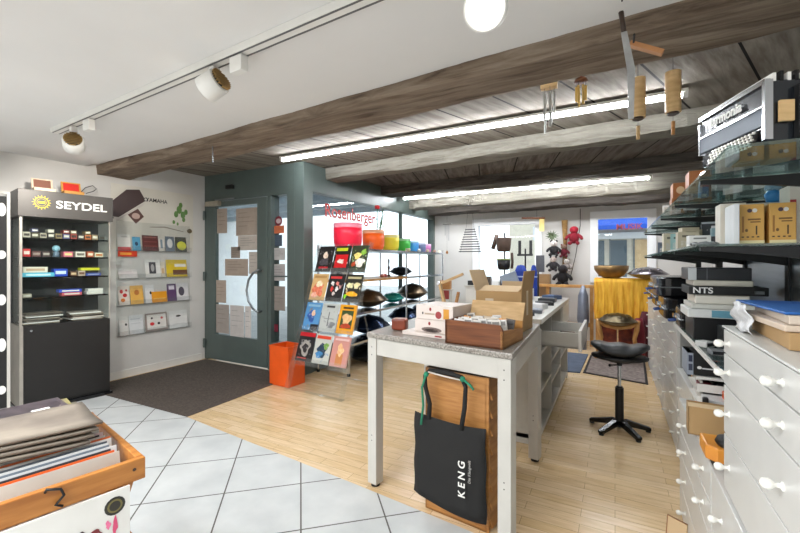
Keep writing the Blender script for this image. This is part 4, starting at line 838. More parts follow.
# ------------------------------------------------------------------ right side: drawer units
knobm = mat('porcelain_white', (236, 234, 226), .2, coat=.3)
def knob(par, x, y, z, r=.017):
    b = B(); b.M = Matrix.Translation((x, y, z)) @ Matrix.Rotation(R(-90), 4, 'Y')
    b.lathe([(0, -.002), (r*.85, -.002), (r*.8, .2*r), (r*.42, .45*r), (r*.42, 1.1*r), (r*.85, 1.5*r), (r, 2.1*r), (r*.85, 2.8*r), (r*.4, 3.15*r), (0, 3.2*r)], knobm, n=18); return b.build('knob', par)
def unit(name, lab, x, xb, y0, y1, z0, z1, rows, knobs, grp='white drawer units along the right side', top=.0, kr=.0115, m=grey_w, cat='drawer unit'):
    """drawer unit whose fronts look to the aisle; rows = list of heights of the drawer joints"""
    t = thing(name, lab, cat, (x, y0, z0), 0, grp)
    b = B(); b.box(.012, xb-x, 0, y1-y0, 0, z1-z0-top, F(150, 150, 148)); b.build('carcass', t)
    if top:
        b = B(); b.box(-.010, xb-x, -.004, y1-y0+.004, z1-z0-top, z1-z0, m); b.build('top_board', t, bev=.003)
    zs = rows
    for i in range(len(zs)-1):
        b = B(); b.box(-.006, .012, .003, y1-y0-.003, zs[i]-z0+.0025, zs[i+1]-z0-.0025, m); d = b.build('drawer', t, bev=.0015)
        for ky in knobs: knob(d, -.006, ky-y0, (zs[i]+zs[i+1])/2-z0, kr)
    return t
XN, XB2 = .30, .632
unit('drawer_unit', 'low white drawer unit with porcelain knobs under the tall sheet music chest', XN, XB2, .95, 1.735, 0, .60, [.03, .20, .39, .585], (1.15, 1.58), top=.015)
unit('drawer_unit', 'low white drawer unit with the cardboard box standing on its top', XN, XB2, 1.74, 2.50, 0, .60, [.03, .17, .33, .45, .585], (1.88, 2.32), top=.015)
unit('sheet_music_chest', 'tall white chest of shallow drawers with round white knobs, nearest on the right', XN, XB2, .80, 1.553, .601, 1.106, [.615, .78, .928, 1.023, 1.098], (1.06, 1.485), top=.006, kr=.0115, cat='chest of drawers')
unit('drawer_unit', 'white drawer unit with small knobs right behind the low knobbed units', .37, XB2, 2.52, 3.20, 0, .60, [.03, .17, .31, .45, .585], (2.7, 3.0), top=.015, kr=.009)
unit('drawer_tower', 'white drawer tower with small knobs, nearer one opposite the saddle stool', .37, XB2, 3.22, 4.10, 0, .90, [.03, .17, .31, .45, .59, .73, .885], (3.4, 3.9), top=.015, kr=.009)
unit('drawer_tower', 'white drawer tower with small knobs, middle one opposite the grey mat', .37, XB2, 4.12, 5.0, 0, .90, [.03, .17, .31, .45, .59, .73, .885], (4.3, 4.8), top=.015, kr=.009)
unit('drawer_tower', 'white drawer tower with small knobs, farthest one near the yellow cloth', .37, XB2, 5.02, 5.9, 0, .90, [.03, .17, .31, .45, .59, .73, .885], (5.2, 5.7), top=.015, kr=.009)

# shelf system with glass shelves on black brackets
sy = thing('glass_shelf_system', 'black metal shelf system with curved brackets and glass shelves', 'shelf system', (0, 0, 0))
XW = .655; ys = (1.62, 2.26, 2.90, 3.60, 4.4)
for y in ys:
    b = B(); b.box(XW-.018, XW+.018, y-.02, y+.02, 1.13 if y < 1.7 else .6, 2.0, black); b.build('post', sy)
def bracket(y, z):
    b = B(); pts = [(XW, z), (.245, z), (.245, z-.012)]+[(.245+(XW-.245)*k/8, z-.012-.055*(k/8)**1.4) for k in range(1, 9)]
    b.prism(pts, 'y', y-.008, y+.008, black); b.build('bracket', sy)
for y in ys:
    for z in (1.348, 1.565): bracket(y, z)
for i in range(4):
    for z in (1.35, 1.567):
        b = B(); b.box(.235, XW-.02, ys[i]-.01, ys[i+1]-.012, z, z+.008, shelfglass); b.build('glass_shelf', sy)
b = B(); b.box(.235, XW-.02, 1.20, ys[0]-.012, 1.567, 1.575, shelfglass); b.build('glass_shelf', sy)
b = B(); b.box(XW-.008, XW+.002, 1.14, 2.9, .62, 1.34, steel); b.build('back_panel', sy)
# glass shelf at worktop height
gs_ = thing('glass_shelf_board', 'glass shelf with white edge above the low units, full of gadgets', 'shelf', (0, 0, 0))
b = B(); b.box(.315, XW-.02, 1.62, 2.90, .925, .935, shelfglass); b.box(.308, .315, 1.62, 2.90, .92, .938, white); b.build('board', gs_)
for y in (1.66, 2.26, 2.86):
    b = B(); b.prism([(XW-.01, .923), (.36, .923), (.36, .915), (XW-.01, .86)], 'y', y-.006, y+.006, black); b.build('bracket', gs_)

# accordion on the top glass shelf
ac = thing('accordion', 'black accordion with white lettering and pearl buttons on the top glass shelf', 'accordion', (.325, 1.275, 1.577), R(109.2))
# local x runs away from the photographer along the front, local -y looks to the aisle
ac.rotation_euler = (0, 0, R(109.2)); AL, AH, AD = .27, .165, .22
# front towards aisle is local +y here
b = B(); b.box(0, AL, -.0, -.001, 0, AH, blackg); 
b = B(); body = mat('accordion_celluloid', (34, 38, 44), .22, .2, coat=.4); b.box(0, AL, -AD, 0, .012, AH, body); b.build('body', ac, bev=.006)
b = B(); b.box(.004, AL-.002, .0, .006, .056, .098, mat('slate_grille', (92, 100, 110), .4, .3)); b.build('grille_panel', ac)
b = B(); b.box(-.001, AL, .002, .010, .098, .104, chrome); b.box(-.002, AL+.002, -.006, .008, AH-.01, AH+.002, chrome); b.box(-.004, .006, -.01, .008, .02, AH, chrome); b.box(AL-.004, AL+.004, -.01, .008, .05, AH-.02, chrome); b.build('chrome_trim', ac)
b = B(); b.prism([(0.0, .0), (.012, .0), (.014, .010), (.004, .05), (0, .05)], 'x', .02, AL-.05, blackg); b.build('button_board', ac)
bt = mat('pearl_button', (240, 236, 226), .2)
for r in range(5):
    for k in range(13):
        b = B(); u = .035+k*.0138+(r % 2)*.007; y = .0055+.0022*r; z = .046-.0085*r; b.M = Matrix.Translation((u, y, z)); b.cyl((0, -.002, 0), (0.0, .004, .0005), .0034, bt, n=8); b.build('button', ac)
text('lettering', 'Harmonia', .038, F(232, 232, 228), ac, (.155, .0075, .131), (R(90), 0, R(180)), ext=.0008)
b = B()
for i in range(12):
    b.box(.0, .26, -.012-.016*i-.007, -.012-.016*i, AH-.004, AH+.016+(i % 2)*.004, [paper, blackg][i % 2])
b.build('bellows', ac)
b = B(); b.box(-.012, -.004, -.05, -.02, .06, .11, wood_l); b.box(-.016, -.002, -AD+.02, -.055, .02, AH-.02, black); b.build('end_strap', ac)

# boxes on shelves
def shelfbox(px, py0, y, w, d, h, c, lab, cat='box', marks=(), z=None, name='product_box', m=None, grp=None, rz=0):
    p = onY(px, py0, y); z = p.z if z is None else z; b = B(); b.box(0, w, 0, d, 0, h, m or F(c))
    for q in marks: (b.mark(q[1]*w, q[2]*w, q[3]*h, q[4]*h, F(q[5])) if q[0] == 'r' else b.oval(q[1]*w, q[2]*h, q[3]*w, q[4]*h, F(q[5])))
    return b.build(name, loc=(p.x, y, z), rz=rz, bev=.002, label=lab, cat=cat, group=grp)
Z1, Z2 = 1.359, 1.576
gold = (214, 164, 84); mk = [('o', .42, .84, .10, .05, (80, 60, 70)), ('o', .62, .84, .10, .05, (230, 226, 220)), ('r', .12, .2, .3, .7, (160, 110, 50)), ('r', .35, .85, .60, .64, (120, 84, 40)), ('r', .45, .85, .54, .57, (120, 84, 40)), ('r', .66, .72, .24, .46, (70, 50, 30)), ('o', .3, .35, .06, .04, (110, 80, 40)), ('r', .1, .2, .17, .2, (70, 50, 40)), ('r', .3, .4, .17, .2, (70, 50, 40)), ('r', .5, .6, .17, .2, (70, 50, 40)), ('r', .7, .8, .17, .2, (70, 50, 40)), ('r', 0, 1, 0, .1, (236, 220, 170))]
shelfbox(739, 244, 1.74, .066, .10, .135, gold, 'golden printed upright box, left one of the pair on the lower glass shelf', marks=mk, z=Z1, grp='golden printed boxes on the lower glass shelf')
shelfbox(769.5, 244, 1.74, .066, .10, .135, gold, 'golden printed upright box, right one of the pair on the lower glass shelf', marks=mk, z=Z1, grp='golden printed boxes on the lower glass shelf')
shelfbox(720, 244, 1.86, .075, .08, .155, (226, 220, 208), 'big rounded white box left of the golden boxes', z=Z1)
shelfbox(733.5, 244, 1.70, .016, .12, .135, (222, 224, 226), 'narrow white box tight against the left golden box', z=Z1)
shelfbox(760, 238, 1.80, .024, .04, .11, (36, 34, 34), 'slim black case between the two golden boxes', z=Z1, name='black_case', cat='case')
shelfbox(790, 244, 1.80, .10, .10, .20, (228, 222, 212), 'tall white box with red side right of the golden boxes', z=Z1, marks=[('r', 0, .16, .05, .75, (176, 50, 56))])
shelfbox(745, 205, 1.98, .16, .10, .165, (224, 222, 216), 'large white box behind the golden boxes', z=Z1)
b = B(); b.lathe([(0, 0), (.02, .0), (.026, .03), (.015, .045), (0, .046)], mat('blue_plastic', (60, 140, 210), .3), n=16); p = onY(773, 203, 2.0)
b.build('plastic_funnel', loc=(p.x, 2.0, Z1+.167), label='bright blue plastic funnel on top of the white box behind the golden boxes', cat='funnel')
# boxes above the top shelf
wbox = mat('brown_box_card', (176, 112, 60), .55, c2=(150, 88, 44), scale=5)
shelfbox(672, 200, 2.75, .11, .12, .09, (0, 0, 0), 'orange brown carton, lowest of the three on the top shelf', m=wbox, z=Z2, marks=[('o', .4, .5, .2, .2, (200, 80, 40))])
shelfbox(673, 183, 2.76, .10, .12, .085, (0, 0, 0), 'orange brown carton stacked in the middle on the top shelf', m=wbox, z=Z2+.091, marks=[('o', .35, .5, .2, .25, (220, 190, 150))])
shelfbox(689, 183, 2.40, .09, .12, .17, (0, 0, 0), 'taller orange brown carton standing beside the stack on the top shelf', m=wbox, z=Z2, marks=[('r', 0, 1, .5, .52, (120, 70, 30))])
shelfbox(700, 176, 2.1, .03, .05, .06, (70, 110, 170), 'small blue tin left of the accordion', z=Z2, cat='tin', marks=[('r', 0, 1, .7, 1, (190, 40, 50)), ('r', .2, .8, .0, .2, (230, 226, 220))])
b = B(); b.M = Matrix.Rotation(R(-30), 4, 'X'); b.box(0, .07, 0, .01, 0, .09, paper); b.mark(.01, .06, .015, .075, print_mat([(90, 60, 50), (180, 80, 60), (226, 220, 200)])); b.build('photo_card', loc=(.265, 2.98, Z2+.004), label='small tilted framed picture card at the far end of the top shelf', cat='picture')
b = B(); b.M = Matrix.Rotation(R(35), 4, 'Y'); b.box(0, .012, 0, .02, 0, .15, F(160, 150, 140)); b.build('metal_bar', loc=(.29, 2.66, Z2+.0), label='grey metal bar leaning before the orange cartons', cat='bar')
# lower shelf smaller goods, far part
rnd = random.Random(33)
goods = [(2.02, (226, 226, 224)), (2.14, (60, 62, 66)), (2.24, (226, 224, 220)), (2.36, (190, 180, 156)), (2.46, (196, 186, 160)), (2.56, (182, 172, 146)), (2.66, (150, 190, 190)), (2.78, (40, 42, 46)), (2.88, (214, 220, 226)), (3.0, (214, 206, 180)), (3.12, (222, 226, 232)), (3.26, (206, 214, 224)), (3.4, (90, 100, 116)), (3.52, (224, 224, 224))]
for i, (y, c) in enumerate(goods):
    w, h = rnd.uniform(.05, .09), rnd.uniform(.07, .16) if i > 2 else .05
    b = B(); b.box(0, w, 0, .05, 0, h, F(c)); b.mark(w*.15, w*.85, h*.15, h*.5, print_mat([c, (60, 60, 66), (210, 206, 200)], 60)); b.mark(w*.2, w*.8, h*.7, h*.82, F(tuple(int(v*.55) for v in c)))
    b.build('accessory_pack', loc=(.27+(i % 3)*.03, y, Z1), rz=R(rnd.uniform(-14, 14)), label='%s small accessory pack on the lower glass shelf counted from the golden boxes' % (ordn+['thirteenth', 'fourteenth'])[i], cat='package', group='accessory packs on the lower glass shelf')
for i in range(10):
    c = [(150, 180, 190), (226, 228, 230), (70, 74, 80), (206, 212, 220), (120, 160, 176), (200, 190, 166), (222, 224, 226), (60, 62, 70), (180, 196, 206), (150, 120, 90)][i]; h = .10+.02*(i % 4)
    b = B(); b.box(0, .07, 0, .04, 0, h, F(c)); b.mark(.01, .06, h*.2, h*.8, print_mat([c, (230, 230, 228), (60, 62, 68), c], 50))
    b.build('hanging_pack', loc=(.40+.02*(i % 2), 2.34+i*.13, Z1), rz=R(rnd.uniform(-20, 20)), label='%s tall pack from the near end, rear row of the lower glass shelf' % ordn[i], cat='package', group='rear row of packs on the lower glass shelf')
for i in range(9):
    b = B(); r = rnd.uniform(.018, .03); p = [(r*math.cos(a)*1.3, r*math.sin(a), .008+.004*math.sin(a*3)) for a in [k*.6 for k in range(13)]]
    b.tube(p, .006, F([(220, 220, 216), (40, 40, 42), (120, 124, 126)][i % 3])); b.build('cable_clip', loc=(.29+.035*(i % 4), 1.98-.05*(i//4)+.0-.02*(i % 3), Z1+.0+.0), label='%s small black or white cable loop from the left before the large white box' % ordn[i], cat='cable', group='small cable loops on the lower glass shelf')
for i in range(8):
    c = [(226, 226, 224), (196, 186, 160), (110, 160, 170), (60, 62, 66), (210, 210, 206), (180, 120, 70), (90, 94, 100), (222, 222, 226)][i]; h = .05+.012*(i % 3)
    b = B(); b.box(0, .09, 0, .06, 0, h, F(c)); b.mark(.01, .08, .01, h*.6, F(tuple(int(v*.6) for v in c))); b.build('small_carton', loc=(.46-.0*i, 2.2+i*.16, Z2), rz=R(rnd.uniform(-10, 10)), label='%s small carton along the back of the top glass shelf' % ordn[i], cat='carton', group='small cartons on the top glass shelf')

# audio gear and cases at worktop height, x .3 .. .66
GS = .936
def gear(name, lab, x, y, z, w, d, h, c, marks=(), rz=0, rough=.35, cat=None, bev=.004):
    b = B(); b.box(0, w, 0, d, 0, h, F(c, rough=rough))
    for q in marks: (b.mark(q[1]*w, q[2]*w, q[3]*h, q[4]*h, F(q[5])) if q[0] == 'r' else b.oval(q[1]*w, q[2]*h, q[3]*w, q[4]*h, F(q[5])))
    return b.build(name, loc=(x, y, z), rz=rz, bev=bev, label=lab, cat=cat or name.split('_')[-1])
YG = 2.32
gear('gear_box', 'wide black box at the bottom of the gear pile', .325, YG, GS, .29, .24, .105, (22, 22, 24), cat='box')
gear('flat_case', 'white flat case with teal label in the gear pile', .300, YG-.03, GS+.106, .30, .24, .040, (214, 216, 214), [('r', .30, .62, .1, .9, (96, 150, 170)), ('r', .7, .95, .2, .8, (150, 180, 190))])
gear('book_stack', 'pale book lying on the white flat case in the gear pile', .315, YG-.02, GS+.147, .27, .24, .022, (206, 206, 198), cat='book')
gear('gear_box', 'cream spacer box right under the lettered black unit', .33, YG-.01, GS+.170, .20, .22, .042, (222, 218, 206), cat='box')
nt_ = thing('audio_unit', 'black audio unit with the white letters NTS on its front', 'audio unit', (.305, YG-.03, GS+.213), 0)
b = B(); b.box(0, .285, 0, .24, 0, .038, black); b.build('housing', nt_, bev=.003)
text('lettering', 'NTS', .038, F(232, 232, 230), nt_, (.052, -.001, .019), (R(90), 0, 0), ext=.0006, sx=1.1)
b = B(); b.box(.235, .265, -.02, 0, .01, .022, steel); b.build('front_clip', nt_)
gear('gear_box', 'cream flat box on top of the lettered black unit', .325, YG, GS+.252, .22, .22, .026, (214, 208, 194), cat='box')
gear('gear_box', 'dark grey box with pale end at the very top of the gear pile', .305, YG, GS+.279, .235, .22, .058, (46, 48, 52), [('r', 0, .14, 0, 1, (196, 200, 202)), ('r', .3, .32, 0, 1, (90, 92, 96))], cat='box')
gear('black_folder', 'wide black folder leaning below the pale books', .40, 2.12, GS, .24, .12, .085, (20, 20, 22), cat='folder')
gear('silver_card', 'small silver framed dark card standing at the end of the black folder', .44, 2.05, GS, .055, .01, .085, (170, 174, 178), [('r', .12, .88, .08, .92, (60, 62, 66))], cat='card')
gear('blue_sleeve', 'narrow white and blue sleeve standing beside the chest top', .44, 1.80, GS, .04, .10, .14, (222, 226, 230), [('r', .35, .75, .1, .9, (30, 90, 170))], cat='sleeve')
for i, (x, y, w, h, c) in enumerate([(.42, 1.70, .07, .03, (30, 30, 32)), (.36, 1.82, .05, .02, (60, 62, 64)), (.33, 1.95, .06, .02, (120, 122, 124)), (.45, 1.64, .06, .02, (80, 84, 92)), (.37, 1.68, .04, .015, (40, 40, 46)), (.34, 2.10, .05, .025, (200, 200, 198))]):
    gear('gadget', 'small %s electronic gadget on the worktop glass shelf, %s one' % (['black', 'charcoal', 'grey', 'slate', 'dark', 'pale'][i], ordn[i]), x, y, GS, w, .05, h, c, [('r', .1, .9, .2, .8, (20, 20, 24))], rz=R(i*13-20))
# black instrument cases on the towers
def case(lab, x, y, z, w, d, h, rz=0):
    t = thing('instrument_case', lab, 'instrument case', (x, y, z), rz, 'black instrument cases on the drawer towers')
    b = B(); n = 24; b.prism([(w/2+(w/2)*abs(math.cos(a))**.4*(1 if math.cos(a) > 0 else -1), d/2+(d/2)*abs(math.sin(a))**.4*(1 if math.sin(a) > 0 else -1)) for a in [2*math.pi*k/n for k in range(n)]], 'z', 0, h, blackg); b.build('shell', t, bev=.012)
    b = B(); b.box(-.003, w+.003, -.003, d+.003, h*.5-.004, h*.5+.004, chrome); b.build('rim', t)
    for k in (.25, .7):
        b = B(); b.box(-.014, .002, d*k-.02, d*k+.02, h*.42, h*.62, chrome); b.build('latch', t)
    b = B(); b.tube([(-.006, d*.42, h*.35), (-.04, d*.44, h*.3), (-.04, d*.56, h*.3), (-.006, d*.58, h*.35)], .007, F(40, 70, 130)); b.build('handle', t)
case('black instrument case lying lowest on the nearer drawer tower', .30, 3.25, .902, .34, .62, .15)
case('black rounded instrument case stacked on the lower case', .27, 3.35, 1.053, .36, .55, .14, R(3))
case('black instrument case lying on the middle drawer tower', .32, 4.2, .902, .32, .6, .17)
case('flat black instrument case between the gear pile and the drawer towers', .31, 2.60, GS, .30, .28, .11)
case('long black case on the farthest drawer tower', .34, 5.1, .902, .30, .7, .12)
gear('gear_box', 'black and silver device with a round dial beside the low case', .39, 2.98, .602, .22, .18, .14, (46, 48, 50), [('r', .05, .6, .1, .9, (150, 154, 156)), ('o', .3, .5, .16, .3, (30, 32, 34))], cat='device')
gear('cardboard_tray', 'tan cardboard tray under the black instrument cases', .40, 2.75, .602, .2, .18, .04, (196, 150, 90), cat='tray')
# white tray unit with boxes between
tr_ = thing('white_tray_unit', 'white open tray unit with half pulled drawers under the glass shelf', 'tray unit', (.325, 2.28, .601), 0)
b = B(); b.box(.02, .30, 0, .21, 0, .005, white); b.box(.02, .30, .2, .21, 0, .17, offw); b.box(.02, .03, 0, .21, 0, .17, offw); b.box(.29, .30, 0, .21, 0, .17, offw); b.box(0.0, .31, -.03, .21, .165, .178, white); b.build('carcass', tr_)
for z in (.06, .115):
    b = B(); b.box(0.0, .29, -.05, .19, z, z+.006, white); b.box(0, .29, -.055, -.05, z, z+.035, white); b.build('tray', tr_)
bb = thing('black_product_box', 'black product box with orange and white print on the white tray unit', 'box', (.295, 2.26, .781), R(0))
b = B(); b.box(0, .21, 0, .16, 0, .10, black); b.box(-.001, .022, -.002, .16, 0, .10, F(150, 158, 170)); b.mark(.07, .12, .07, .074, F(226, 70, 40), -.001); b.mark(.055, .12, .03, .036, F(220, 220, 220), -.001); b.oval(.045, .036, .009, .007, F(226, 226, 224), -.002); b.mark(0.004, .019, .02, .05, F(60, 66, 84), -.003); b.mark(.004, .019, .06, .09, F(40, 46, 70), -.003); b.build('carton', bb)
for i, (x, w, c) in enumerate([(.34, .05, (110, 20, 36)), (.41, .05, (50, 50, 52)), (.47, .09, (180, 176, 168))]):
    gear('small_case', 'small %s case in the upper white tray' % ['dark red', 'black', 'beige'][i], x, 2.245, .722, w, .10, .02, c)
gear('white_carton', 'white folded carton behind the cardboard box on the low unit', .34, 2.12, .601, .12, .10, .11, (222, 222, 222))
gear('orange_pack', 'orange pack peeking out behind the cardboard box', .41, 2.14, .601, .07, .06, .14, (236, 98, 36))
gear('cable_pack', 'small black plug standing behind the cardboard box', .325, 2.08, .601, .02, .02, .13, (40, 40, 42), cat='plug')
bx2 = thing('cardboard_box', 'tan cardboard box with open top on the low white unit', 'cardboard box', (.262, 1.99, .601), R(-3))
b = B(); b.box(0, .20, 0, .004, 0, .115, cardb); b.box(0, .20, .076, .08, 0, .115, cardb); b.box(0, .004, 0, .08, 0, .115, cardb); b.box(.196, .20, 0, .08, 0, .115, cardb); b.box(0, .2, 0, .08, 0, .004, cardb); b.build('body', bx2)
b = B(); b.M = Matrix.Translation((0, 0, .115)) @ Matrix.Rotation(R(-60), 4, 'X'); b.box(0, .20, 0, .003, -.001, .02, cardl); b.build('flap', bx2)
ob = thing('wooden_block', 'orange varnished wooden block with rounded corner on the low white unit', 'block', (.275, 1.69, .601), R(0))
b = B(); b.prism([(0, .03), (.03, 0), (.20, 0), (.20, .14), (.0, .14)], 'z', .02, .07, mat('varnished_orange_wood', (222, 150, 60), .3, c2=(200, 122, 40))); b.build('body', ob, bev=.006)
b = B(); b.box(.02, .19, .02, .12, 0, .02, black); b.build('foot', ob)
b = B(); b.lathe([(0, 0), (.035, 0), (.042, .012), (.035, .028), (.018, .032), (0, .032)], black, n=22); b.build('black_knob_lid', loc=(.345, 1.73, .672), label='round black lid lying on the orange wooden block', cat='lid')
gear('white_plug', 'small white plug next to the round black lid', .39, 1.70, .672, .03, .03, .03, (226, 224, 218))
# flat cartons on the chest
def flat(x, y, z, w, d, h, c, lab, rz, m=None, name='flat_carton', marks=()):
    b = B(); b.box(0, w, 0, d, 0, h, m or F(c))
    for q in marks: b.add([(w*q[0], d*q[2], h+.0004), (w*q[1], d*q[2], h+.0004), (w*q[1], d*q[3], h+.0004), (w*q[0], d*q[3], h+.0004)], [(0, 1, 2, 3)], F(q[4]))
    return b.build(name, loc=(x, y, z), rz=rz, bev=.002, label=lab, cat=name.split('_')[-1])
flat(.335, 1.17, 1.107, .29, .32, .038, None, 'brown corrugated carton lying directly on the white chest', R(-2), cardb)
flat(.33, 1.18, 1.146, .29, .33, .014, (214, 196, 176), 'pale cardboard sheet on the corrugated carton', R(2))
flat(.34, 1.19, 1.161, .28, .32, .020, (206, 192, 176), 'light tan envelope pile below the blue sleeve', R(-3), name='paper_envelope')
flat(.335, 1.20, 1.182, .29, .33, .006, (44, 104, 180), 'blue and white flat sleeve on top of the carton pile', R(3), name='flat_sleeve', marks=[(.3, .6, .2, .3, (220, 226, 232)), (.5, .8, .4, .5, (220, 226, 232)), (.1, .9, .7, .95, (30, 80, 160))])
b = B(); vs = []; fs = []; n = 8
for i in range(n+1):
    for j in range(n+1):
        u, v = i/n, j/n; vs.append((-.004-.012*math.sin(v*9+u*3)*.6-.01*v, u*.17, v*.075+.004*math.sin(u*11)))
for i in range(n):
    for j in range(n): a = i*(n+1)+j; fs.append((a, a+1, a+n+2, a+n+1))
b.add(vs, fs, mat('crumpled_film', (228, 230, 232), .25, bump=.4, bscale=40), True); o = b.build('plastic_wrap', loc=(.318, 1.35, 1.110), label='crumpled white plastic wrap over the left end of the cartons', cat='plastic wrap'); md_ = o.modifiers.new('thick', 'SOLIDIFY'); md_.thickness = .002
dv = thing('black_device', 'black and yellow hand device lying on the carton pile', 'device', (.40, 1.10, 1.1885))
b = B(); b.box(0, .06, 0, .035, 0, .022, black); b.build('body', dv, bev=.006); b = B(); b.cyl((.055, .018, 0), (.055, .018, .018), .014, F(236, 170, 40)); b.build('yellow_wheel', dv)
# leaning cardboard sheet on the floor
b = B(); b.M = Matrix.Rotation(R(-8), 4, 'X'); b.box(0, .085, 0, .006, 0, .10, cardl); b.box(0, .085, -.001, .007, .097, .10, F(150, 100, 60)); b.box(-.001, .003, -.001, .007, 0, .10, F(150, 100, 60))
b.build('cardboard_sheet', loc=(.212, 2.265, .002), rz=R(-34), label='pale cardboard sheet leaning on the floor against the low drawers', cat='cardboard')

# ------------------------------------------------------------------ back of the shop
bn2 = thing('wooden_bench', 'narrow orange wooden bench rack at the back wall below the plush toys', 'bench', (0, 0, 0))
b = B(); b.box(-1.25, -.28, 6.75, 6.86, .90, .945, wood_b); b.build('top_bar', bn2, bev=.004)
for x in (-.98, -.34):
    b = B(); b.box(x, x+.05, 6.78, 6.83, 0, .90, wood_b); b.build('leg', bn2)
b = B(); b.box(-.98, -.30, 6.79, 6.82, .30, .36, wood_b); b.build('stretcher', bn2)
yt = thing('display_table', 'wooden display table draped with a crinkled yellow cloth', 'table', (0, 0, 0))
b = B(); b.box(-.26, .44, 6.52, 6.98, 1.02, 1.05, wood_b); b.build('top', yt)
for x in (-.25, .39):
    for y in (6.53, 6.93):
        b = B(); b.box(x, x+.045, y, y+.045, 0, 1.02, wood_b); b.build('leg', yt)
b = B(); b.box(-.22, .40, 6.55, 6.58, .10, .5, mat('dark_red_panel', (140, 60, 30), .6, c2=(80, 24, 16), scale=14)); b.build('panel', yt)
b = B(); vs = []; fs = []; nx, nz = 60, 16
prof = [(6.99, 1.056), (6.75, 1.056), (6.51, 1.056)]+[(6.50-.002*k, 1.05-.045*k) for k in range(1, 14)]
for i in range(nx+1):
    x = -.27+.72*i/nx
    for k, (y, z) in enumerate(prof):
        f_ = max(0, k-2)/13; vs.append((x+.006*math.sin(i*1.3+k)*f_, y-f_*(.022*math.sin(i*.7)+.012*math.sin(i*1.9+1))-.01*f_, z+(.012*math.sin(i*.4) if k == len(prof)-1 else 0)))
K = len(prof)
for i in range(nx):
    for k in range(K-1): a = i*K+k; fs.append((a, a+K, a+K+1, a+1))
b.add(vs, fs, mat('yellow_cloth', (244, 196, 66), .65, c2=(220, 150, 20), scale=8, stretch=(4, 1, .6), bump=.5, bscale=14), True); o = b.build('yellow_cloth', label='crinkled golden yellow cloth hanging down the display table', cat='cloth'); o.modifiers.new('t', 'SOLIDIFY').thickness = .003
b = B(); b.lathe([(0, 0), (.10, .0), (.17, .04), (.225, .12), (.235, .185), (.228, .185), (.215, .12), (.15, .03), (0, .02)], mat('brass_bowl', (146, 116, 74), .35, .6, c2=(110, 84, 52)), n=40); b.build('singing_bowl', loc=(-.05, 6.72, 1.062), label='large brown bronze singing bowl on the yellow cloth', cat='singing bowl')
pan(.40, 6.55, 1.062, .25, .17, mat('pewter_steel', (140, 134, 140), .25, .9), 'grey violet handpan on the right end of the yellow cloth')
hs = thing('handpan_stand', 'curved pale wooden handpan stand behind the saddle stool', 'stand', (.03, 5.98, 0))
for s in (-1, 1):
    b = B(); b.tube([(s*.235, 0, .545), (s*.215, 0, .42), (s*.19, 0, .30), (s*.22, 0, .16), (s*.26, 0, .0)], [.022, .03, .024, .026, .022], wood_b, 10); b.build('leg', hs)
b = B(); b.tube([(-.24, 0, .52), (-.15, 0, .46), (0, 0, .43), (.15, 0, .46), (.24, 0, .52)], .026, wood_b, 10); b.build('cross_bar', hs)
b = B(); b.tube([(0, -.01, .44), (0, -.03, .22), (0, -.04, .0)], .010, wood_l, 8); b.build('leg', hs)
pan(.03, 5.98, .462, .225, .17, mat('dark_bronze', (96, 86, 66), .28, .9), 'dark bronze handpan resting on the curved wooden stand')
for i, (x, y, c, h) in enumerate([(.28, 6.2, (120, 20, 40), .55), (.36, 6.40, (86, 16, 34), .62)]):
    b = B(); b.lathe([(0, 0), (.06, 0), (.075, .1), (.07, h*.8), (.04, h), (0, h)], mat('maroon_%d' % i, c, .7, var=.15), n=20); b.build('maroon_bag', loc=(x, y, 0), label=['brighter', 'darker'][i]+' maroon padded bag standing behind the handpan stand', cat='bag')
b = B(); b.lathe([(0, 0), (.05, .0), (.05, .25), (.085, .45), (.07, .8), (.02, .95), (0, .95)], mat('silver_bag', (130, 136, 150), .35, .5), n=20); b.build('silver_bag', loc=(-.42, 6.55, 0), label='silver grey upright bag beside the yellow cloth', cat='bag')
b = B(); b.box(-.75, -.5, 6.6, 6.75, .0, .12, F(96, 92, 92)); b.box(-.72, -.55, 6.62, 6.72, .12, .16, F(180, 176, 172)); b.build('shoe_box', label='low grey box on the floor under the bench', cat='box')
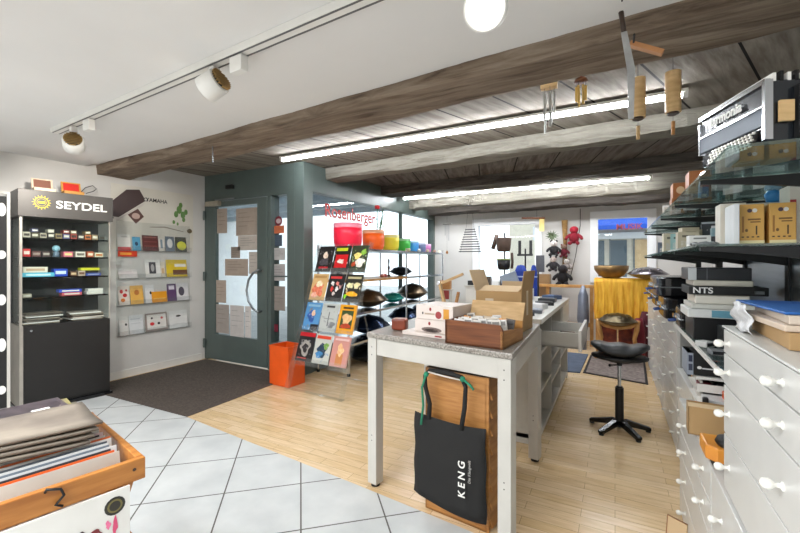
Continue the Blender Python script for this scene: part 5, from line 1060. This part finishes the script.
# plush toys
pp = thing('toy_hanger', 'hanging woven strap full of plush toys between the back windows', 'toy hanger', (-.745, 7.22, 0))
b = B(); b.tube([(0, 0, 2.0), (.01, -.01, 1.6), (0, 0, 1.2), (.01, 0, .95)], [.05, .03, .04, .03], mat('woven_straw', (150, 116, 66), .85, c2=(110, 80, 40), scale=30), 10); b.build('strap', pp)
b = B(); b.tube([(.24, 0, 2.18), (.24, -.01, 1.9), (.17, -.01, 1.4), (.08, -.02, 1.0)], .006, black); b.build('cord', pp)
def plush(name, lab, x, z, r, c1, c2, ears=True, y=7.12):
    t = thing(name, lab, 'plush toy', (x, y, z), 0, 'plush toys on the hanging strap'); m1 = mat('plush_%d_%d_%d' % c1, c1, .95, var=.15, scale=30, bump=.4, bscale=90); m2 = mat('plush_%d_%d_%d' % c2, c2, .95, var=.1, scale=30)
    b = B(); b.ball((0, 0, 0), (r*.8, r*.7, r), m1); b.build('body', t)
    b = B(); b.ball((0, -r*.2, r*1.25), (r*.68, r*.62, r*.6), m2); b.build('head', t)
    if ears:
        for s in (-1, 1):
            b = B(); b.ball((s*r*.5, -r*.1, r*1.75), r*.24, m1, 10, 6); b.build('ear', t)
    for s in (-1, 1):
        b = B(); b.tube([(s*r*.55, -.1*r, r*.45), (s*r*1.1, -r*.5, 0), (s*r*1.2, -r*.7, -r*.3)], [r*.28, r*.26, r*.24], m1, 8); b.build('arm', t)
        b = B(); b.tube([(s*r*.4, -.1*r, -r*.7), (s*r*.6, -r*.8, -r*1.0), (s*r*.62, -r*1.1, -r*.95)], [r*.3, r*.28, r*.3], m1, 8); b.build('leg', t)
    for s in (-1, 1):
        b = B(); b.ball((s*r*.25, -r*.8, r*1.35), r*.08, rubber, 6, 4); b.build('eye', t)
    return t
plush('plush_parrot', 'big crimson plush bird at the upper right of the hanger', -.59, 1.70, .10, (130, 20, 38), (158, 28, 46), False, 7.12)
plush('plush_panda', 'black and white plush panda at upper left of the hanger', -.90, 1.50, .085, (40, 38, 40), (222, 212, 206))
plush('plush_panda', 'second black and white plush panda below the upper one', -.91, 1.24, .08, (50, 46, 48), (214, 196, 186))
plush('plush_bear', 'maroon and brown plush bear in the middle of the hanger', -.745, 1.46, .07, (96, 20, 34), (120, 96, 80))
plush('plush_cat', 'grey and white plush cat right of the strap', -.70, 1.22, .07, (150, 140, 134), (206, 198, 190))
plush('plush_gorilla', 'black plush gorilla sitting lowest on the bench', -.74, 1.05, .11, (26, 24, 26), (40, 36, 38), False, 6.92)
b = B()
for k in range(16):
    a = k*2.4; b.add([(0, 0, 0), (.03*math.cos(a+.5), -.02, .03*math.sin(a+.5)), (.12*math.cos(a), -.03-.01*(k % 3), .10*math.sin(a)), (.03*math.cos(a-.5), -.03, .03*math.sin(a-.5))], [(0, 1, 2, 3)], F(96, 110, 80))
b.build('palm_leaf_toy', loc=(-.93, 7.14, 1.74), label='grey green palm leaf bunch at the top left of the plush hanger', cat='plant')
# window display stands, blue seats, tablet
ms = mat('stand_black', (40, 40, 44), .5)
def stand(name, lab, x, y, parts, top, h0=0):
    t = thing(name, lab, 'display stand', (x, y, 0)); b = B(); b.cyl((0, 0, 0), (0, 0, top), .012, ms, n=10); b.build('pole', t)
    for k in range(3):
        a = R(30+120*k); b = B(); b.tube([(0, 0, .35), (.16*math.cos(a), .16*math.sin(a), .01)], .010, ms); b.build('leg', t)
    for nm, fn in parts: 
        b = B(); fn(b); b.build(nm, t)
    return t
bk = mat('brown_leather', (84, 64, 52), .6, var=.2)
stand('bag_stand', 'dark stand hung with brown and black drum bags before the left back window', -1.50, 6.2, [
    ('drum_bag', lambda b: b.lathe([(0, 0), (.085, 0), (.10, .03), (.115, .20), (.11, .21), (0, .21)], bk, (0, -.06, 1.46))), ('drum_bag', lambda b: b.lathe([(0, 0), (.07, 0), (.09, .03), (.10, .16), (0, .17)], black, (.0, -.06, 1.18))),
    ('strap_roll', lambda b: b.tube([(-.11, -.04, 1.72), (-.14, -.05, 1.6), (-.17, -.05, 1.5)], .032, bk)), ('strap_roll', lambda b: b.tube([(.12, -.04, 1.44), (.13, -.05, 1.3), (.12, -.05, 1.2)], .02, bk)), ('band', lambda b: b.lathe([(.101, 0), (.103, .0), (.103, .02), (.101, .02)], F(130, 150, 80), (0, -.06, 1.33)))], 1.75)
stand('music_stand', 'slim dark music stand with twin desk plates before the left back window', -1.18, 6.15, [
    ('desk_plate', lambda b: b.box(-.10, -.06, -.02, 0, 1.42, 1.62, ms)), ('desk_plate', lambda b: b.box(.06, .10, -.02, 0, 1.42, 1.62, ms)), ('shelf_lip', lambda b: b.box(-.11, .11, -.05, 0, 1.39, 1.42, ms))], 1.5)
stand('music_stand', 'slim dark music stand with small side plate right of the twin plate stand', -1.02, 6.3, [('desk_plate', lambda b: b.box(-.03, .09, -.02, 0, 1.15, 1.40, F(90, 90, 96)))], 1.4)
blu = mat('royal_blue_fabric', (24, 60, 160), .7, var=.15)
for i, (x, lab) in enumerate([(-1.20, 'royal blue padded bag with light stripe before the left back window'), (-1.02, 'narrow royal blue bag right of the padded blue bag')]):
    t = thing('blue_bag', lab, 'bag', (x, 5.92, 0)); b = B(); w = .10 if i == 0 else .05
    b.lathe([(0, 0), (w, 0), (w*1.05, .3), (w, .9), (w*.95, 1.15), (w*.5, 1.25), (0, 1.26)], blu, n=20, sy=.6); b.build('body', t); b = B(); b.lathe([(w*1.01, 0), (w*1.02, .01), (w*1.0, .02)], F(160, 180, 220), (0, 0, 1.08), n=20, sy=.62); b.build('stripe', t)
t = thing('tablet_panel', 'light grey blue panel leaning behind the cardboard box', 'panel', (-.72, 3.20, .902), R(-5))
b = B(); b.M = Matrix.Rotation(R(-20), 4, 'Y'); b.box(-.0, .14, 0, .012, 0, .30, mat('grey_blue_plastic', (150, 164, 184), .4)); b.build('sheet', t, bev=.004)
b = B(); b.M = Matrix.Rotation(R(-20), 4, 'Y'); b.box(.05, .09, .012, .10, 0, .012, F(120, 124, 130)); b.build('foot', t)
gear('brown_carton', 'open brown carton on the window sill right of the blue bags', -1.14, 6.90, .0, .20, .20, 1.10, (150, 120, 84), cat='carton')
# white side board in front of back wall with odds
sb = thing('side_board', 'white low side board below the left back window', 'side board', (-2.35, 6.85, 0))
b = B(); b.box(0, 1.14, 0, .38, 0, .86, white); b.build('carcass', sb, bev=.003); b = B(); b.box(-.02, 1.16, -.02, .38, .86, .885, offw); b.build('top_board', sb)
rnd = random.Random(5)
for i in range(8):
    c = [(36, 36, 38), (206, 200, 190), (70, 60, 54), (224, 224, 220), (60, 60, 64), (180, 140, 90), (226, 226, 226), (50, 54, 60)][i]; w = rnd.uniform(.08, .13)
    b = B(); b.box(0, w, 0, .1, 0, .08+.04*(i % 3), F(c)); b.build('small_carton', loc=(-2.33+i*.145, 6.9, .886), label='%s small carton from the left on the white side board' % ordn[i], cat='carton', group='small cartons on the side board')

# ------------------------------------------------------------------ hanging chimes
strg = mat('thin_cord', (60, 56, 54), .8)
def hang(name, lab, x, y, ztop, build):
    t = thing(name, lab, 'wind chime', (x, y, ztop)); build(t); return t
def tubes(t, n, r, z0, l0, step, m, R_=.03):
    for k in range(n):
        a = 2*math.pi*k/n; b = B(); L_ = l0+step*((k*2) % n); x, y = R_*math.cos(a), R_*math.sin(a); b.cyl((x, y, z0), (x, y, z0-L_), r, m, n=10); b.cyl((x, y, z0+.03), (x, y, z0), .0012, strg, n=5); b.build('tube', t)
def ch1(t):
    b = B(); b.cyl((0, 0, 0), (0, 0, -.10), .0015, strg, n=5); b.build('cord', t)
    b = B(); b.box(-.045, .045, -.02, .02, -.155, -.11, wood_l); b.build('wooden_top', t, bev=.003); tubes(t, 5, .006, -.18, .14, .02, mat('bright_tube', (196, 196, 192), .3, .5), .028)
c1 = onY(549, 112, 2.42); c2 = onY(581, 112, 2.42); c3 = onY(626, 100, 2.2); c4 = onY(638, 100, 2.5); c5 = onY(673, 100, 2.5)
hang('wind_chime', 'small metal tube wind chime with pale wooden top under the front beam', c1.x, 2.42, 2.445, ch1)
def ch2(t):
    b = B(); b.tube([(0, 0, -.0), (.004, 0, -.08), (-.003, 0, -.10), (0, 0, -.13)], [.002, .002, .008, .004], F(150, 30, 40), 6); b.build('red_cord', t)
    b = B(); b.lathe([(0, 0), (.03, -.004), (.036, -.02), (.0, -.022)], wood_d, (0, 0, -.13)); b.build('wooden_top', t); tubes(t, 6, .006, -.175, .08, .006, mat('brass', (226, 190, 110), .3, .5), .024)
hang('wind_chime', 'small brass tube wind chime on a red cord', c2.x, 2.42, 2.445, ch2)
def ch3(t):
    b = B(); b.box(-.014, .014, -.012, .012, -.20, -.05, wood_k); b.build('top_bar', t)
    b = B(); b.add([(-.012, 0, -.20), (.014, 0, -.20), (.022, 0, -.42), (.024, 0, -.62), (.016, 0, -.80), (.0, 0, -.80), (0, 0, -.6), (-.012, 0, -.42)], [tuple(range(8))], steel); o = b.build('metal_blade', t); o.modifiers.new('s', 'SOLIDIFY').thickness = .006
c3t = onY(622, 12, 1.72); 
t = thing('hanging_gong_bar', 'long slim metal blade chime hanging in front of the front beam', 'chime', (c3t.x, 1.72, 2.30))
b = B(); b.cyl((0, 0, 0), (0, 0, -.02), .003, strg); b.build('cord', t)
p0, p1, p2, p3 = onY(621, 12, 1.72), onY(624, 32, 1.72), onY(629, 70, 1.72), onY(630, 119, 1.72)
b = B(); b.tube([(p0.x-c3t.x, 0, p0.z-2.30-.0), (p1.x-c3t.x, 0, p1.z-2.30)], .009, wood_k, 8); b.build('top_bar', t)
b = B(); b.prism([(p1.x-c3t.x-.010, p1.z-2.30), (p1.x-c3t.x+.010, p1.z-2.30), (p2.x-c3t.x+.020, p2.z-2.30), (p3.x-c3t.x+.012, p3.z-2.30), (p3.x-c3t.x-.006, p3.z-2.30), (p2.x-c3t.x-.006, p2.z-2.30)], 'y', -.003, .003, mat('zinc', (176, 176, 174), .4, .4, var=.2)); b.build('blade', t)
a_, b_ = onY(630, 44, 1.862), onY(663, 53, 1.862); b = B(); bar_p, bar_q = a_, b_
t = thing('wooden_plank', 'short flat orange wooden plank fixed to the face of the front beam', 'plank', (0, 0, 0))
bar(tuple(a_), tuple(b_), .032, mat('slat_wood', (188, 132, 84), .5), 'slat', t); b = B(); b.cyl((a_.x+.012, 1.785, a_.z-.003), (a_.x+.012, 1.9, a_.z-.003), .004, black); b.build('screw', t)
def bamboo(t):
    b = B(); b.cyl((0, 0, .0), (0, 0, -.115), .0015, strg, n=5); b.build('cord', t)
    b = B(); b.cyl((0, 0, -.115), (0, 0, -.325), .036, wood_l, n=26); b.cyl((0, 0, -.325), (0, 0, -.335), .026, wood_k, n=20); b.build('wooden_tube', t, bev=.002)
    b = B(); b.cyl((0, 0, -.335), (0, 0, -.37), .0012, strg, n=5); b.cyl((0, 0, -.37), (0, 0, -.44), .009, [wood_o, wood_l][int(t.location.x < .2)], n=10); b.build('wind_catcher', t)
hang('wooden_wind_chime', 'pale wooden tube wind chime, left one of the pair behind the metal blade', c4.x, 2.5, 2.36 if 0 else 2.4, bamboo)
hang('wooden_wind_chime', 'pale wooden tube wind chime, right one of the pair with orange clapper', c5.x, 2.5, 2.4, bamboo)
p = onY(219, 150, 2.20)
t = thing('wind_chime', 'tiny metal chime hanging at the left part of the front beam', 'wind chime', (p.x, 2.14, 2.30))
b = B(); b.cyl((0, 0, 0), (0, 0, -.05), .02, wood_l, n=12); b.build('hook_plate', t)if 0 else None
b = B(); b.cyl((0, 0, 0), (0, 0, -.04), .0015, strg, n=5); b.box(-.03, .03, -.004, .004, -.052, -.04, wood_l); b.build('cross_bar', t)
b = B(); b.cyl((0, 0, -.05), (0, 0, -.19), .004, steel, n=8); b.build('tube', t)
def mobile(t):
    for k in range(10):
        w = .075+.011*k; z = -.62-.036*k; b = B(); b.cyl((-w, 0, z), (w, 0, z), .0075, F(56, 60, 66), n=8); b.build('bar', t)
    for s in (-1, 1):
        b = B(); b.tube([(0, 0, 0), (s*.06, 0, -.60), (s*.15, 0, -.96)], .0018, strg, 5); b.build('cord', t)
p = onY(470, 240, 5.7); hang('bar_chime', 'trapezoid mobile of dark horizontal bars near the left back window', p.x, 5.7, 2.40, mobile)
def thin(t):
    b = B(); b.cyl((0, 0, 0), (0, 0, -.52), .0015, strg, n=5); b.cyl((-.07, 0, -.53), (.07, 0, -.53), .008, F(120, 116, 110), n=8); b.build('cross_bar', t)
    for k in (-1, 0, 1):
        b = B(); b.cyl((k*.03, 0, -.53), (k*.03, 0, -.75-.04*k), .004, steel, n=8); b.build('tube', t)
    b = B(); b.cyl((0, 0, -.75), (0, 0, -.95), .001, strg, n=5); b.lathe([(0, 0), (.022, .02), (.012, .05), (0, .06)], wood_o, (0, 0, -1.0), n=12); b.build('pendant', t)
p = onY(447, 240, 5.8); hang('wind_chime', 'slender wind chime with wooden drop by the far end of the shelf rack', p.x, 5.8, 2.42, thin)
p = onY(543, 226, 7.1)
t = thing('hanging_flag', 'brown rod with small yellow pennant at the top right of the left back window', 'pennant', (p.x, 7.1, 0))
b = B(); b.cyl((-.35, 0, 2.06), (.03, 0, 2.04), .014, wood_d); b.build('rod', t); b = B(); b.box(-.06, .02, -.003, .003, 1.82, 2.03, F(226, 206, 130)); b.build('cloth', t); b = B(); b.cyl((-.1, 0, 2.05), (-.1, .0, 2.2), .002, strg); b.build('cord', t)
ac_ = thing('outdoor_cabinet', 'white box unit on the wall seen through the left back window', 'box unit', (-1.5, 8.6, 1.75))
b = B(); b.box(0, .45, 0, .2, 0, .28, F(214, 216, 222)); b.build('housing', ac_, bev=.01); b = B(); b.box(.05, .4, -.005, 0, .02, .05, F(90, 96, 104)); b.build('slot', ac_); b = B(); b.box(.2, .24, .05, .1, -1.85, 0, F(206, 214, 230)); b.build('post', ac_)

# ------------------------------------------------------------------ foreground: browsing crate with sheet music
cr = thing('browsing_crate', 'orange wooden browsing crate full of sheet music in the lower left corner', 'crate', (-1.275, .715, 0), R(78.8))
cr.matrix_basis = Matrix.Translation((-1.275, .715, 0)) @ Matrix.Rotation(R(78.8), 4, 'Z')
# local: x away from the photographer (0 = far end), y to the wall
wcr = mat('honey_wood', (190, 128, 62), .4, c2=(160, 98, 40), scale=5, stretch=(1, 8, 8))
b = B(); b.box(-1.2, 0, 0, .02, .635, .70, wcr); b.build('front_board', cr, bev=.003)
b = B(); b.box(-.02, 0, .02, .56, .635, .70, wcr); b.build('end_board', cr, bev=.003)
b = B(); b.box(-1.2, 0, .56, .58, .635, .70, wcr); b.build('back_board', cr)
b = B(); b.box(-1.2, -.02, .02, .56, .44, .452, wcr); b.build('bottom_board', cr)
for y in (.03, .52):
    b = B(); b.box(-.10, -.06, y, y+.035, 0, .635, wcr); b.build('leg', cr)
b = B(); b.prism([(-.045, .64), (-.02, .64), (-.045, .56), (-.07, .56)], 'y', .025, .05, wcr); b.build('corner_brace', cr)
b = B(); b.tube([(-.235, -.004, .695), (-.235, -.012, .705), (-.205, -.014, .695), (-.198, -.012, .675), (-.215, -.010, .655), (-.20, -.008, .645)], .0035, black, 8); b.build('hook', cr)
for x in (-.03,):
    b = B(); b.cyl((x, -.001, .672), (x, .002, .672), .005, wood_k, n=10); b.build('wood_plug', cr)
rnd = random.Random(17)
shc = [(206, 200, 190), (236, 104, 36), (60, 60, 66), (224, 224, 224), (120, 132, 144), (228, 228, 226), (84, 90, 98), (226, 222, 216), (236, 120, 60), (226, 226, 222), (40, 40, 44), (232, 206, 206), (214, 210, 204), (232, 232, 226), (196, 170, 170), (226, 222, 210)]
for i, c in enumerate(shc):
    y = .032+i*.0145; b = B(); b.box(-.30, 0, 0, .0035, 0, .228, F(c)); b.mark(-.28, -.02, .03, .19, print_mat([c, (206, 190, 176), (120, 100, 96)], 22))
    b.build('sheet_music', loc=tuple(cr.matrix_basis @ Vector((-.03-rnd.uniform(0, .03)-.001*i, y, .488+.0015*i))), rot=(R(-13), 0, R(78.8)), label='%s sheet music booklet counted from the front board of the crate' % (ordn+['thirteenth', 'fourteenth', 'fifteenth', 'sixteenth'])[i], cat='sheet music', group='sheet music booklets in the crate')
for i, c in enumerate(shc[:8]):
    y = .03+i*.045; b = B(); b.box(-.30, 0, 0, .0035, 0, .228, F(shc[(i*5+3) % 16])); b.build('sheet_music', loc=tuple(cr.matrix_basis @ Vector((-.38, y, .462+.003*i))), rot=(R(-16), 0, R(78.8)), label='%s booklet of the nearer row at the left edge of the crate' % ordn[i], cat='sheet music', group='nearer row of booklets in the crate')
# folded newspapers on top
def curvesheet(name, lab, x0, x1, y0, y1, z, th, m, curl, mm=None, rz=0):
    b = B(); nx = 14; vs = []; fs = []
    for side in (0, 1):
        for i in range(nx+1):
            for j in range(7):
                u, v = i/nx, j/6; zz = z+curl*(1-math.cos(u*2.6))*.5*u+.006*math.sin(v*5+u*3)+(th if side else 0)*(1-.3*u)
                vs.append((x0+(x1-x0)*u, y0+(y1-y0)*v+.008*math.sin(u*6), zz))
    q = (nx+1)*7
    for side in (0, 1):
        for i in range(nx):
            for j in range(6): a = side*q+i*7+j; f_ = (a, a+7, a+8, a+1); fs.append(f_[::-1] if side == 0 else f_)
    for i in range(nx): fs += [(i*7, (i+1)*7, q+(i+1)*7, q+i*7), ((i+1)*7+6, i*7+6, q+i*7+6, q+(i+1)*7+6)]
    for j in range(6): fs += [(j+1, j, q+j, q+j+1), (nx*7+j, nx*7+j+1, q+nx*7+j+1, q+nx*7+j)]
    b.add(vs, fs, m, True); return b.build(name, loc=tuple(cr.matrix_basis @ Vector((0, 0, 0))), rz=R(78.8)+rz, label=lab, cat=name.split('_')[-1])
for k in range(4):
    curvesheet('folded_newspaper', '%s folded newspaper from the bottom lying on the crate' % ordn[k], -.62, -.10+.012*k, .17+.004*k, .44, .742+.013*k, .012, papern, -.018+.004*k)
b = B()
for k, (c, lab) in enumerate([((60, 56, 52), 'dark magazine at the bottom of the pile at the crate rear'), ((120, 112, 96), 'yellowish magazine in the pile at the crate rear'), ((90, 84, 80), 'grey magazine in the pile at the crate rear'), ((150, 140, 90), 'olive magazine second from the top at the crate rear'), ((90, 80, 84), 'purple grey magazine with yellow streak on top at the crate rear')]):
    b = B(); b.box(-.34, 0, 0, .17, 0, .007, F(c)); b.add([(-.33, .01, .0074), (-.01, .01, .0074), (-.01, .16, .0074), (-.33, .16, .0074)], [(0, 1, 2, 3)], print_mat([(52, 46, 52), (92, 82, 88), (150, 132, 96), (84, 74, 80)] if k == 4 else [c, (120, 112, 104)], 9))
    if k == 4: b.add([(-.10, .04, .0078), (-.05, .04, .0078), (-.05, .06, .0078), (-.10, .06, .0078)], [(0, 1, 2, 3)], paper)
    b.build('magazine', loc=tuple(cr.matrix_basis @ Vector((-.04-.012*k, .445+.006*k, .728+.009*k))), rz=R(78.8+[4, -3, 6, -2, 3][k]), label=lab, cat='magazine', group='magazine pile on the crate')
# booklet hung in front of the board
hm = thing('sheet_music_book', 'white music book with round black seal and pink flower print hanging below the crate board', 'music book', tuple(cr.matrix_basis @ Vector((-.345, -.012, .30))), R(78.8))
b = B(); b.box(0, .30, 0, .008, 0, .335, paper); b.build('cover', hm)
b = B(); b.oval(.262, .292, .026, .026, F(44, 42, 34)); b.oval(.262, .292, .019, .019, F(120, 110, 60), -.0009); b.oval(.262, .292, .014, .014, F(50, 46, 36), -.0012); b.build('seal', hm)
b = B()
for x, z, rx, rz_, c in [(.14, .215, .030, .034, (70, 60, 60)), (.165, .235, .018, .02, (44, 38, 40)), (.12, .20, .02, .03, (90, 80, 84)), (.155, .19, .022, .022, (216, 90, 160)), (.19, .215, .026, .016, (206, 40, 44)), (.215, .228, .018, .018, (120, 30, 36)), (.235, .20, .014, .02, (230, 110, 190)), (.262, .235, .006, .026, (220, 80, 120)), (.12, .15, .03, .03, (90, 70, 80)), (.18, .14, .045, .03, (170, 60, 90)), (.185, .245, .010, .010, (60, 40, 40)), (.245, .245, .006, .012, (236, 120, 160))]:
    b.blob(x, z, rx, rz_, print_mat([c, tuple(min(255, v+40) for v in c), c], 40), -.0008-.0001*len(b.f))
b.build('flower_print', hm)
